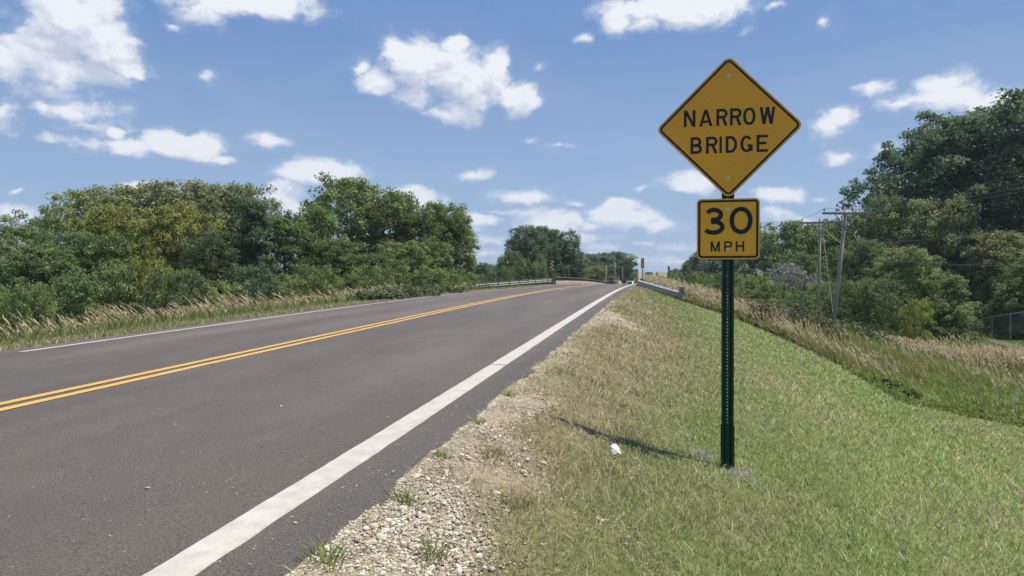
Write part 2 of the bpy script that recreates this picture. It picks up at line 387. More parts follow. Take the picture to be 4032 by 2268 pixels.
# ------------------------------------------------------------------ road
def asphalt():
    m = mat('asphalt', rough=.62, spec=.42); nt = m.node_tree; N = nt.nodes; L = nt.links; b = N['Principled BSDF']
    tc = N.new('ShaderNodeTexCoord')
    def noise(scale, det, st=(1,1,1), rough=.5):
        mp = N.new('ShaderNodeMapping'); mp.inputs['Scale'].default_value = st; L.new(tc.outputs['Object'], mp.inputs[0])
        n = N.new('ShaderNodeTexNoise'); n.inputs['Scale'].default_value = scale; n.inputs['Detail'].default_value = det; n.inputs['Roughness'].default_value = rough; L.new(mp.outputs[0], n.inputs['Vector']); return n.outputs[0]
    def mrange(v, a, b_, c, d):
        r = N.new('ShaderNodeMapRange'); L.new(v, r.inputs[0])
        for i, q in enumerate((a, b_, c, d)): r.inputs[i+1].default_value = q
        return r.outputs[0]
    def ma(op, a, b_):
        n = N.new('ShaderNodeMath'); n.operation = op
        for i, v in enumerate((a, b_)):
            if isinstance(v, (int, float)): n.inputs[i].default_value = v
            else: L.new(v, n.inputs[i])
        return n.outputs[0]
    grain = mrange(noise(95, 3, rough=.7), .32, .68, .50, 1.50)
    grain2 = mrange(noise(420, 1), .3, .7, .75, 1.25)
    big = mrange(noise(.9, 5, (1, .12, 1)), .3, .7, .82, 1.20)
    mid = mrange(noise(2.2, 5, (1, .8, 1)), .3, .7, .93, 1.07)
    sx = N.new('ShaderNodeSeparateXYZ'); L.new(tc.outputs['Object'], sx.inputs[0])
    v = ma('MULTIPLY', ma('MULTIPLY', grain, grain2), ma('MULTIPLY', big, mid))
    # worn wheel tracks and the darker oily strip of each lane
    for xc, w, amt in ((-2.35, .34, .10), (-4.05, .34, .10), (-3.2, .4, -.12), (-5.7, .34, .10), (-7.5, .34, .10), (-6.6, .4, -.10)):
        dd = ma('DIVIDE', ma('SUBTRACT', sx.outputs[0], xc), w); gg = ma('POWER', 2.718, ma('MULTIPLY', ma('MULTIPLY', dd, dd), -1.0))
        v = ma('MULTIPLY', v, ma('ADD', ma('MULTIPLY', gg, amt), 1.0))
    edge = mrange(sx.outputs[0], -1.36, -1.25, 0, 1)      # coarse unrolled outer strip
    ol = mrange(noise(1.3, 4, (1, .25, 1)), .42, .62, 0, 1)
    cm = N.new('ShaderNodeMix'); cm.data_type = 'RGBA'; cm.inputs[6].default_value = (.099, .079, .065, 1); cm.inputs[7].default_value = (.110, .093, .071, 1); L.new(ol, cm.inputs[0])
    cm2 = N.new('ShaderNodeMix'); cm2.data_type = 'RGBA'; L.new(edge, cm2.inputs[0]); L.new(cm.outputs[2], cm2.inputs[6]); cm2.inputs[7].default_value = (.080, .069, .058, 1)
    sc_ = N.new('ShaderNodeVectorMath'); sc_.operation = 'SCALE'; L.new(cm2.outputs[2], sc_.inputs[0]); L.new(v, sc_.inputs['Scale'])
    # pale aggregate chips and small dark tar spots
    vo = N.new('ShaderNodeTexVoronoi'); vo.inputs['Scale'].default_value = 24; L.new(tc.outputs['Object'], vo.inputs['Vector'])
    chip = ma('MULTIPLY', mrange(vo.outputs['Distance'], .10, .15, 1, 0), mrange(ma('FRACT', ma('MULTIPLY', vo.outputs['Color'], 1.0), 0), .70, .73, 0, 1))
    c3 = N.new('ShaderNodeMix'); c3.data_type = 'RGBA'; L.new(chip, c3.inputs[0]); L.new(sc_.outputs[0], c3.inputs[6]); c3.inputs[7].default_value = (.34, .31, .28, 1)
    vo2 = N.new('ShaderNodeTexVoronoi'); vo2.inputs['Scale'].default_value = 1.4; mp = N.new('ShaderNodeMapping'); mp.inputs['Scale'].default_value = (1, .8, 0); L.new(tc.outputs['Object'], mp.inputs[0]); L.new(mp.outputs[0], vo2.inputs['Vector'])
    spot = mrange(vo2.outputs['Distance'], .035, .05, .75, 0)
    c4 = N.new('ShaderNodeMix'); c4.data_type = 'RGBA'; L.new(spot, c4.inputs[0]); L.new(c3.outputs[2], c4.inputs[6]); c4.inputs[7].default_value = (.045, .042, .04, 1)
    L.new(c4.outputs[2], b.inputs['Base Color'])
    bp = N.new('ShaderNodeBump'); bp.inputs['Strength'].default_value = .8; bp.inputs['Distance'].default_value = .006; L.new(grain, bp.inputs['Height']); L.new(bp.outputs[0], b.inputs['Normal'])
    return m
def paint(name, c, wear):
    m = mat(name, c, .6, spec=.3); nt = m.node_tree; N = nt.nodes; L = nt.links; b = N['Principled BSDF']; tc = N.new('ShaderNodeTexCoord')
    n = N.new('ShaderNodeTexNoise'); n.inputs['Scale'].default_value = 9; n.inputs['Detail'].default_value = 8; n.inputs['Roughness'].default_value = .65; L.new(tc.outputs['Object'], n.inputs['Vector'])
    r = N.new('ShaderNodeValToRGB'); r.color_ramp.elements[0].position = .30; r.color_ramp.elements[1].position = .62
    r.color_ramp.elements[0].color = (*wear, 1); r.color_ramp.elements[1].color = (*c, 1); L.new(n.outputs[0], r.inputs[0])
    n2 = N.new('ShaderNodeTexNoise'); n2.inputs['Scale'].default_value = 160; n2.inputs['Detail'].default_value = 2; L.new(tc.outputs['Object'], n2.inputs['Vector'])
    mr = N.new('ShaderNodeMapRange'); mr.inputs[1].default_value = .3; mr.inputs[2].default_value = .7; mr.inputs[3].default_value = .9; mr.inputs[4].default_value = 1.06; L.new(n2.outputs[0], mr.inputs[0])
    v = N.new('ShaderNodeVectorMath'); v.operation = 'SCALE'; L.new(r.outputs[0], v.inputs[0]); L.new(mr.outputs[0], v.inputs['Scale']); L.new(v.outputs[0], b.inputs['Base Color'])
    n4 = N.new('ShaderNodeTexNoise'); n4.inputs['Scale'].default_value = 38; n4.inputs['Detail'].default_value = 5; n4.inputs['Roughness'].default_value = .75; L.new(tc.outputs['Object'], n4.inputs['Vector'])
    w4 = N.new('ShaderNodeMapRange'); w4.inputs[1].default_value = .36; w4.inputs[2].default_value = .28; w4.inputs[3].default_value = 0; w4.inputs[4].default_value = .8; L.new(n4.outputs[0], w4.inputs[0])
    m4 = N.new('ShaderNodeMix'); m4.data_type = 'RGBA'; L.new(w4.outputs[0], m4.inputs[0]); L.new(v.outputs[0], m4.inputs[6]); m4.inputs[7].default_value = (.13, .11, .10, 1); L.new(m4.outputs[2], b.inputs['Base Color'])
    bp = N.new('ShaderNodeBump'); bp.inputs['Strength'].default_value = .4; bp.inputs['Distance'].default_value = .003; L.new(n2.outputs[0], bp.inputs['Height']); L.new(bp.outputs[0], b.inputs['Normal'])
    return m
def ribbon(name, xfun, s0, s1, dz, m, parent, jitter=0.0, thick=0.0):
    ss = [s0]
    while ss[-1] < s1: ss.append(min(s1, ss[-1]+max(.06 if jitter else .5, min(12, ss[-1]*.02 if ss[-1] > 0 else 1))))
    V = []; Fc = []
    for i, s in enumerate(ss):
        a, b = xfun(s); j = lambda sd: jitter*(float(fbm(s*7, sd, 8, 3))-.5)*2
        a += j(1.5); b += j(9.5)
        V += [(a, s, float(zroad(a, s))+dz), (b, s, float(zroad(b, s))+dz)]
        if thick: V += [(a-.004, s, float(zroad(a, s))+dz-thick), (b+.004, s, float(zroad(b, s))+dz-thick)]
    k = 4 if thick else 2
    for i in range(len(ss)-1):
        p, q = i*k, (i+1)*k; Fc.append((p, p+1, q+1, q))
        if thick: Fc += [(p+2, p, q, q+2), (p+1, p+3, q+3, q+1)]
    me = bpy.data.meshes.new(name); me.from_pydata(V, [], Fc); return link(name, me, m, parent)
def build_road():
    A = asphalt()
    xe = lambda s: (ELF+.05*(float(fbm(s*1.5, 3.1, 2))-.5)*2, ER+.07*(float(fbm(s*2.2, 7.7, 4))-.5)*2)
    ss = list(np.arange(-50, -1, 1.0))+list(np.arange(-1, 14, .12))+list(np.arange(14, 40, .4))+list(np.arange(40, 160, 2))+list(np.arange(160, 1060, 12))
    V = []; Fc = []
    for s in ss:
        a, b = xe(s)
        row = [a-.10, a]+list(np.linspace(ELF+.12, ER-.12, 8))+[b, b+.09]
        for j, x in enumerate(row):
            z = float(zroad(x, s)); z -= .09 if j in (0, 11) else (.012 if j in (1, 10) else 0); V.append((x, s, z))
    for i in range(len(ss)-1):
        for j in range(11): p = i*12+j; Fc.append((p, p+1, p+13, p+12))
    me = bpy.data.meshes.new('road'); me.from_pydata(V, [], Fc)
    road = link('road', me, A); tag(road, kind='structure')
    wh = paint('white_road_paint', (.51, .475, .41), (.39, .36, .31)); ye = paint('yellow_road_paint', (.62, .37, .085), (.47, .29, .09))
    h = .078
    tag(ribbon('edge_line', lambda s: (XR-h, XR+h), -8, 7.05, .007, wh, road, .0055, .006), 'thick white edge line on the near side of the road')
    tag(ribbon('edge_line', lambda s: (XR-h, XR+h), 7.075, 66, .007, wh, road, .0055, .006), 'thick white edge line on the near side of the road')
    lw = .062
    for a, b in ((8.5, 22.2), (22.35, 40.3), (40.6, 55), (55.6, 70), (72, 150)):
        ribbon('edge_line', lambda s: (XL-lw, XL+lw), a, b, .005, wh, road, .003)
    for sx in (-1, 1):
        ribbon('centre_line', lambda s: (XC+sx*.115-.056, XC+sx*.115+.056), -20, 160, .005, ye, road, .004)
        ribbon('centre_line', lambda s: (XC+sx*.115-.056, XC+sx*.115+.056), 160, 950, .02, ye, road, 0)
build_road()

# ------------------------------------------------------------------ blades, stalks, stones (uncountable ground cover)
class Cloud:
    def __init__(s): s.V = []; s.F = []; s.C = []; s.n = 0
    def put(s, V, Fc, C): s.V.append(V); s.F.append(Fc+s.n); s.C.append(C); s.n += len(V)
    def blades(s, p, h, w, lean, dirn, col, face=None, segs=2, curve=1.6):
        """p (n,3), h, w, lean (n), dirn angle of lean, col (n,3)"""
        n = len(p); face = rng.uniform(0, 2*np.pi, n) if face is None else face
        wx, wy = np.cos(face)*w/2, np.sin(face)*w/2; lx, ly = np.cos(dirn), np.sin(dirn)
        rows = []
        for k in range(segs+1):
            t = k/segs; off = lean*h*t**curve; hz = h*t*np.sqrt(np.maximum(1-(lean*t**curve*.7)**2, .15)); ww = (1-t)**.7 if k else 1.0
            c = np.stack([p[:, 0]+lx*off, p[:, 1]+ly*off, p[:, 2]+hz], 1)
            if k < segs:
                a = c.copy(); a[:, 0] -= wx*ww; a[:, 1] -= wy*ww; b = c.copy(); b[:, 0] += wx*ww; b[:, 1] += wy*ww; rows += [a, b]
            else: rows.append(c)
        m = 2*segs+1; V = np.stack(rows, 1).reshape(-1, 3); base = np.arange(n)[:, None]*m
        tr = []
        for k in range(segs-1): tr += [[2*k, 2*k+1, 2*k+3], [2*k, 2*k+3, 2*k+2]]
        tr.append([2*segs-2, 2*segs-1, 2*segs]); tr = np.array(tr)
        s.put(V, (base[:, :, None]+tr[None]).reshape(-1, 3), np.repeat(col, m, 0))
    def quads(s, c, u, v, col):
        V = np.stack([c-u-v, c+u-v*.3, c+v*1.2, c-u*.9+v*.2], 1).reshape(-1, 3); n = len(c); b = np.arange(n)[:, None]*4
        s.put(V, (b[:, :, None]+np.array([[0, 1, 2], [0, 2, 3]])[None]).reshape(-1, 3), np.repeat(col, 4, 0))
    def tris(s): return sum(len(f) for f in s.F)
    def build(s, name, m, parent=None):
        me = np_mesh(name, np.concatenate(s.V), np.concatenate(s.F), np.concatenate(s.C)); return link(name, me, m, parent)

def sample_wedge(n, r0, r1, a0, a1, pw, flat=4):
    """points around the camera; areal density constant to `flat` m, then falling as r**-pw"""
    r = np.linspace(r0, r1, 4000); w = np.where(r < flat, r, r*(flat/r)**pw); c = np.cumsum(w); c /= c[-1]
    rr = np.interp(rng.random(n), c, r); a = rng.uniform(a0, a1, n); return rr*np.sin(a), rr*np.cos(a), rr
def jit(c, n, amt=.25):
    return c*(1+rng.uniform(-amt, amt, (n, 1)))*(1+rng.uniform(-.07, .07, (n, 3)))

def mown_grass():
    G = Cloud(); N = 560000
    x, s, r = sample_wedge(N, 1.3, 48, R(-42), R(36), 1.62, 4.2)
    gm = gravel_mask(x, s); me = mown_edge(s)
    dr = dryness(x, s)
    thin = fbm(x*2.2, s*2.2, 61, 3)
    keep = (x > ER+.02) & ~unmown(x, s) & (x < 15) & (rng.random(N) > gm*(.90-.55*sst(fbm(x*3.3, s*2.6, 77, 3), .48, .62))) & (rng.random(N) > sst(dr, .75, 1.0)*.45*sst(.62-thin, -.05, .1)) & (s < 66)
    x, s, r, dr = x[keep], s[keep], r[keep], dr[keep]; n = len(x)
    z = ground_z(x, s)-.006
    isdry = rng.random(n) < np.clip(dr*.95+.10, 0, .96)
    pal_g = np.array([(.285, .355, .10), (.37, .44, .155), (.18, .245, .065), (.51, .55, .27), (.31, .375, .125)])
    pal_d = np.array([(.46, .40, .22), (.35, .30, .165), (.60, .53, .33), (.24, .205, .11), (.38, .40, .17)])
    c = np.where(isdry[:, None], pal_d[rng.integers(0, 5, n)], pal_g[rng.integers(0, 5, n)])
    c = jit(c, n, .32)*(1+.20*sst(x, .6, 2.6))[:, None]
    big = fbm(x*1.7, s*1.2, 67, 3)
    h = (.024+.058*rng.random(n)**2.0)*(.75+.8*big)*(1+.25*sst(r, 8, 30))
    h *= np.where(x > 2.4, 1.25, 1)*np.where(x-ER < .5, .8, 1)
    w = np.maximum(.004, .00105*r)*rng.uniform(.6, 1.5, n)
    lean = rng.uniform(.3, 1.25, n); dirn = rng.uniform(0, 2*np.pi, n)
    G.blades(np.stack([x, s, z], 1), h, w, lean, dirn, c, segs=2)
    # flattened cut clippings lying on top
    m2 = 26000; x, s, r = sample_wedge(m2, 1.5, 14, R(-40), R(34), 1.5, 4)
    k = (x > ER+.05) & ~unmown(x, s) & (rng.random(m2) < .25+.75*dryness(x, s)); x, s, r = x[k], s[k], r[k]; n = len(x)
    G.blades(np.stack([x, s, ground_z(x, s)+.015], 1), rng.uniform(.03, .11, n), np.maximum(.003, .0008*r), np.full(n, 1.25), rng.uniform(0, 6.28, n), jit(pal_d[rng.integers(0, 3, n)], n), segs=2, curve=1.0)
    o = G.build('mown_grass', M_GRASS); tag(o, 'short mown green and straw coloured grass on the bank below the road edge', 'grass', kind='stuff')
    print('mown tris', G.tris())
    # strip left of the road
    G = Cloud(); N = 75000; x = rng.uniform(ELF-2.1, ELF+.02, N); u = rng.random(N); s = 2+62*u**1.35; n = N
    r = np.hypot(x, s); dl = ELF-x; dr = np.clip(1.15-dl*.65+(fbm(x, s*.4, 13)-.5)*.8, 0, 1)
    keep = rng.random(N) < .35+.65*sst(dl, 0, .5); x, s, r, dl, dr = x[keep], s[keep], r[keep], dl[keep], dr[keep]; n = len(x)
    c = np.where((rng.random(n) < dr)[:, None], pal_d[rng.integers(0, 5, n)], pal_g[rng.integers(0, 5, n)]*.85); c = jit(c, n, .2)
    h = (.04+.07*rng.random(n))*(1+1.0*sst(dl, .8, 2.0)); w = np.maximum(.006, .0012*r)*rng.uniform(.7, 1.3, n)
    G.blades(np.stack([x, s, ground_z(x, s)-.005], 1), h, w, rng.uniform(.1, .9, n), rng.uniform(0, 6.28, n), c, segs=2)
    o = G.build('verge_grass', M_GRASS); tag(o, 'dry low grass strip along the far edge of the road', 'grass', kind='stuff')
mown_grass()

def plumes(G, x, s, h, az, lean, cst, cpl, r, plume=True, leaves=3, lc=None):
    """tall grass: thin stalk, drooping plume, a few long leaves"""
    n = len(x); z = ground_z(x, s); p = np.stack([x, s, z], 1); w = np.maximum(.004, .0009*r)
    G.blades(p, h, w, lean, az, cst, segs=3, curve=1.8)
    if plume:
        for k in range(5):
            t = .68+.075*k; off = lean*h*t**1.8; hz = h*t*np.sqrt(np.maximum(1-(lean*t**1.8*.7)**2, .15))
            q = np.stack([x+np.cos(az)*off, s+np.sin(az)*off, z+hz], 1)
            G.blades(q, h*rng.uniform(.11, .20, n), np.maximum(.016, .0016*r)*rng.uniform(.8, 1.5, n)*(1.25-.15*k), np.clip(lean+rng.uniform(.1, .5, n), 0, 1.2), az+rng.uniform(-.6, .6, n), jit(cpl, n, .18), segs=2, curve=1.0)
    for k in range(leaves):
        G.blades(p, h*rng.uniform(.4, .8, n), w*2.0, rng.uniform(.3, .95, n), az+rng.uniform(-1.7, 1.7, n), jit(lc if lc is not None else cst, n, .3), segs=3, curve=1.9)
TAN = np.array((.44, .36, .22)); TAN2 = np.array((.56, .47, .30)); STK = np.array((.29, .25, .11)); WGR = np.array((.20, .265, .070))
def tall_left():
    G = Cloud(); N = 10500; u = rng.random(N); s = 3.5+60*u**1.25; x = ELF-1.7-rng.random(N)**1.15*4.0-1.0*fbm(s*.2, s*0, 3)
    cl = fbm(x*.5, s*.45, 27, 3); k = (rng.random(N) < sst(cl, .30, .55)*.8+.2) & ((s < 46) | (x < -13.6)); x, s = x[k], s[k]; n = len(x); r = np.hypot(x, s)
    h = rng.uniform(.38, .80, n)*(.66+.60*fbm(x*.4, s*.3, 81)); az = np.pi+rng.normal(0, .35, n)+.15
    green = sst(fbm(x*.3, s*.12, 14), .45, .6)[:, None]
    plumes(G, x, s, h, az, rng.uniform(.45, .8, n), jit(STK*(1-green*.5)+WGR*green*.5, n), TAN*(.85+.3*rng.random((n, 1))), r, True, 3, STK*.4+WGR*.6)
    # low green undergrowth at the foot
    N = 26000; u = rng.random(N); s = 3+60*u**1.3; x = ELF-1.3-rng.random(N)*6; kk = (s < 47) | (x < -13.4); x, s = x[kk], s[kk]; n = len(x); r = np.hypot(x, s)
    G.blades(np.stack([x, s, ground_z(x, s)], 1), rng.uniform(.18, .5, n), np.maximum(.009, .0016*r), rng.uniform(.2, .8, n), rng.uniform(0, 6.28, n), jit(WGR*.5+STK*.5*rng.random((n, 1))+WGR*.2, n, .3), segs=2)
    o = G.build('tall_grass', M_GRASS); tag(o, 'tall tan feathery grass leaning in the wind beyond the far verge', 'tall grass', kind='stuff'); print('tall left', G.tris())
tall_left()
def tall_right():
    G = Cloud(); N = 66000
    x, s, r = sample_wedge(N, 15, 80, R(-2), R(33), 1.15, 20)
    me = mown_edge(s)
    lawn = (x > 17.5+.25*(s-44)+1.5*fbm(s*.3, x*0, 8)) & (s < 62) & (s > 43+.6*fbm(x*.3, s*0, 5)-.25*(x-20))
    k = unmown(x, s) & (x < 60) & ~lawn & (s < 74)
    x, s, r = x[k], s[k], r[k]; n = len(x)
    # tan bands: the crest behind the mown bank and the ridge running out to the right
    e = x-mown_edge(s)
    ridge = np.exp(-((s-(39+3.1*np.maximum(17-x, 0)*.9+3*fbm(x*.12, s*0, 3)))/5.0)**2)*sst(x, 9, 12)
    edge = np.exp(-((e-.9)/1.0)**2)*sst(s, 19.5, 23)*(1-.75*sst(x, 5, 8))+.9*sst(s, 30, 34)*(1-sst(e, 2, 4))
    tanv = np.clip((1.1*edge+1.2*ridge)*(.35+.85*sst(fbm(x*.35, s*.3, 18, 3), .35, .6))+(fbm(x*.22, s*.22, 19)-.56)*.6, 0, 1)
    weeds = sst(fbm(x*.35, s*.3, 29, 3), .5, .62)*(1-tanv)
    brow = sst(s, 22, 26)*(1-sst(x, 8, 11)); bw = brow*sst(fbm(x*.8, s*.35, 57, 3), .42, .58)
    istan = rng.random(n) < tanv*(1-.75*bw); isbr = (rng.random(n) < bw) & ~istan
    h = np.where(istan, rng.uniform(.55, .95, n), rng.uniform(.22, .55, n))*(.8+.4*fbm(x*.3, s*.3, 6))
    h *= np.interp(s, [0, 22, 30, 60, 80], [.62, .85, 1.05, 1.1, 1.1])*np.where(e < 1.5, .8, 1)*np.interp(s-17.6-np.clip(x-5, 0, 9)*.8, [0, 2.5], [.45, 1])
    az = np.pi+.2+rng.normal(0, .5, n)
    for sel, pl in ((istan, True), (~istan, False)):
        xs, s2, rr, hh, aa = x[sel], s[sel], r[sel], h[sel], az[sel]; m = len(xs); bb = isbr[sel][:, None]; hh = hh*np.where(isbr[sel], 1.7, 1)
        vv = fbm(xs*.45, s2*.35, 39, 4)[:, None]; v2 = fbm(xs*1.6, s2*1.1, 49, 3)[:, None]
        lc = (WGR*(.55+1.0*vv)*(.7+.6*v2)+STK*.9*sst(v2, .5, .75)*rng.random((m, 1))) if not pl else STK*.7+WGR*.3
        lc = np.where(bb, np.array((.22, .165, .085))*(.6+.9*rng.random((m, 1)))+WGR*.3, lc)
        sub = rng.random(m) < (1.0 if not pl else .9)
        plumes(G, xs[sub], s2[sub], hh[sub], aa[sub], rng.uniform(.08, .55, sub.sum()), jit((STK if pl else WGR*.8+STK*.3)+np.zeros((m, 3)), m)[sub], (TAN2+np.zeros((m, 3)))[sub], rr[sub], pl, 2 if pl else 4, np.broadcast_to(lc, (m, 3))[sub])
    o = G.build('tall_grass', M_GRASS); tag(o, 'tall tan and green grass filling the low ground right of the mown bank', 'tall grass', kind='stuff'); print('tall right', G.tris())
    # short lawn beyond
    G = Cloud(); N = 45000; x = rng.uniform(17, 62, N); s = rng.uniform(38, 62, N); r = np.hypot(x, s); n = N
    G.blades(np.stack([x, s, ground_z(x, s)], 1), rng.uniform(.05, .11, n), .0014*r, rng.uniform(.1, .7, n), rng.uniform(0, 6.28, n), jit(np.array((.22, .30, .09)), n, .25), segs=1)
    o = G.build('lawn_grass', M_GRASS); tag(o, 'short green lawn in front of the wire fence', 'grass', kind='stuff')
tall_right()

def gravel():
    ico = [(0,0,1),(.894,0,.447),(.276,.851,.447),(-.724,.526,.447),(-.724,-.526,.447),(.276,-.851,.447),(.724,.526,-.447),(-.276,.851,-.447),(-.894,0,-.447),(-.276,-.851,-.447),(.724,-.526,-.447)]
    ico = np.array(ico); fc = np.array([(0,1,2),(0,2,3),(0,3,4),(0,4,5),(0,5,1),(1,6,2),(2,7,3),(3,8,4),(4,9,5),(5,10,1),(6,7,2),(7,8,3),(8,9,4),(9,10,5),(10,6,1)])
    G = Cloud(); N = 330000
    x, s, r = sample_wedge(N, 1.6, 20, R(-42), R(3), 1.75, 2.8); g = gravel_mask(x, s)
    d = x-ER; k = (rng.random(N) < g*(.35+.65*sst(fbm(x*4.1, s*3.1, 88, 3), .38, .58))) | ((d > -.24) & (d <= -.02) & (rng.random(N) < .012)) | ((x > -8) & (x < ER) & (rng.random(N) < .0016)) | ((d > 0) & (d < 1.2) & (rng.random(N) < .04))
    x, s, r = x[k], s[k], r[k]; n = len(x); print('stones', n)
    z = np.where(x < ER, zroad(x, s)+.002, ground_z(x, s))
    size = np.clip(.0031*rng.lognormal(0, .55, n), .0018, .017)*(1+.06*r); size = np.where(x < ER-.02, size*.65, size)
    rot = rng.uniform(0, 6.28, n); sx, sy, sz = size*rng.uniform(.8, 1.7, n), size*rng.uniform(.6, 1.1, n), size*rng.uniform(.22, .55, n)
    V = ico[None]*(1+rng.uniform(-.34, .34, (n, 11, 1))); V = V*np.stack([sx, sy, sz], 1)[:, None, :]
    c, q = np.cos(rot)[:, None], np.sin(rot)[:, None]
    V = np.stack([V[..., 0]*c-V[..., 1]*q+x[:, None], V[..., 0]*q+V[..., 1]*c+s[:, None], V[..., 2]+(z+sz*.25)[:, None]], -1)
    pal = np.array([(.50, .44, .33), (.58, .52, .41), (.42, .36, .27), (.52, .44, .34), (.28, .24, .19), (.66, .61, .50)]); col = jit(pal[rng.integers(0, 6, n)], n, .15)
    G.put(V.reshape(-1, 3), (np.arange(n)[:, None, None]*11+fc[None]).reshape(-1, 3), np.repeat(col, 11, 0))
    m = mat('limestone_chips', rough=.9, spec=.2); at = m.node_tree.nodes.new('ShaderNodeAttribute'); at.attribute_name = 'col'
    m.node_tree.links.new(at.outputs['Color'], m.node_tree.nodes['Principled BSDF'].inputs['Base Color'])
    o = G.build('gravel', m); tag(o, 'pale limestone gravel spilling along the pavement edge', 'gravel', kind='stuff')
gravel()

# ------------------------------------------------------------------ metals and other materials
M_GALV = noisy('galvanised_steel', (.38, .37, .35), (.52, .51, .48), 6, .6, metal=.1, spec=.4)
M_GALV_D = noisy('weathered_steel', (.20, .20, .20), (.30, .29, .28), 5, .7, metal=.2)
M_WOOD = noisy('weathered_pole_wood', (.32, .25, .18), (.50, .41, .31), 3, .9, .5, stretch=(8, 8, .4), bscale=30)
M_ARM = noisy('weathered_crossarm_wood', (.27, .215, .165), (.42, .35, .28), 6, .9)
M_CONC = noisy('bridge_concrete', (.36, .31, .25), (.50, .44, .36), 1.6, .9, .3)
M_DARKST = noisy('dark_bridge_steel', (.055, .05, .047), (.10, .088, .078), 5, .7)
M_RAILTOP = noisy('dull_rail_steel', (.15, .145, .135), (.21, .20, .18), 4, .65)
M_WIRE = mat('dark_wire', (.09, .095, .09), .6); M_GUY = noisy('pale_guy_wire', (.30, .33, .28), (.38, .41, .35), 4, .6)
M_PORC = mat('insulator_porcelain', (.16, .10, .08), .3); M_BLACK = mat('black_sheeting', (.018, .019, .028), .5, spec=.3)
M_GREENP = noisy('green_post_paint', (.006, .034, .021), (.010, .050, .031), 9, .38, spec=.45)
M_GREENP2 = noisy('scuffed_green_stake', (.008, .030, .022), (.03, .055, .045), 14, .5, spec=.4)
M_BOLT = noisy('zinc_bolt', (.55, .55, .55), (.72, .72, .72), 60, .35, metal=.6)
M_ALU = noisy('bare_aluminium', (.42, .42, .43), (.5, .5, .5), 20, .45, metal=.7)
M_RUST = noisy('rusty_post', (.12, .06, .04), (.20, .12, .09), 7, .85)
def sheeting(name, c, scale):
    m = mat(name, c, .42, spec=.4); nt = m.node_tree; N = nt.nodes; L = nt.links; b = N['Principled BSDF']; tc = N.new('ShaderNodeTexCoord')
    mp = N.new('ShaderNodeMapping'); mp.inputs['Rotation'].default_value = (0, R(38), 0); L.new(tc.outputs['Object'], mp.inputs[0])
    w = N.new('ShaderNodeTexWave'); w.bands_direction = 'Z'; w.inputs['Scale'].default_value = scale; w.inputs['Distortion'].default_value = .4; L.new(mp.outputs[0], w.inputs['Vector'])
    n = N.new('ShaderNodeTexNoise'); n.inputs['Scale'].default_value = 3; n.inputs['Detail'].default_value = 3; L.new(tc.outputs['Object'], n.inputs['Vector'])
    a = N.new('ShaderNodeMapRange'); a.inputs[3].default_value = .98; a.inputs[4].default_value = 1.02; L.new(w.outputs['Fac'], a.inputs[0])
    a2 = N.new('ShaderNodeMapRange'); a2.inputs[1].default_value = .3; a2.inputs[2].default_value = .7; a2.inputs[3].default_value = .95; a2.inputs[4].default_value = 1.05; L.new(n.outputs[0], a2.inputs[0])
    mm = N.new('ShaderNodeMath'); mm.operation = 'MULTIPLY'; L.new(a.outputs[0], mm.inputs[0]); L.new(a2.outputs[0], mm.inputs[1])
    v = N.new('ShaderNodeVectorMath'); v.operation = 'SCALE'; v.inputs[0].default_value = c; L.new(mm.outputs[0], v.inputs['Scale']); L.new(v.outputs[0], b.inputs['Base Color'])
    return m
M_YEL = sheeting('yellow_sheeting', (.97, .42, .016), 9); M_YEL3 = sheeting('lightened_yellow_sheeting', (1.0, .74, .26), 4); M_YEL2 = sheeting('yellow_plaque_sheeting', (1.0, .455, .016), 6)  # marker yellow lightened in colour to offset its backlit face

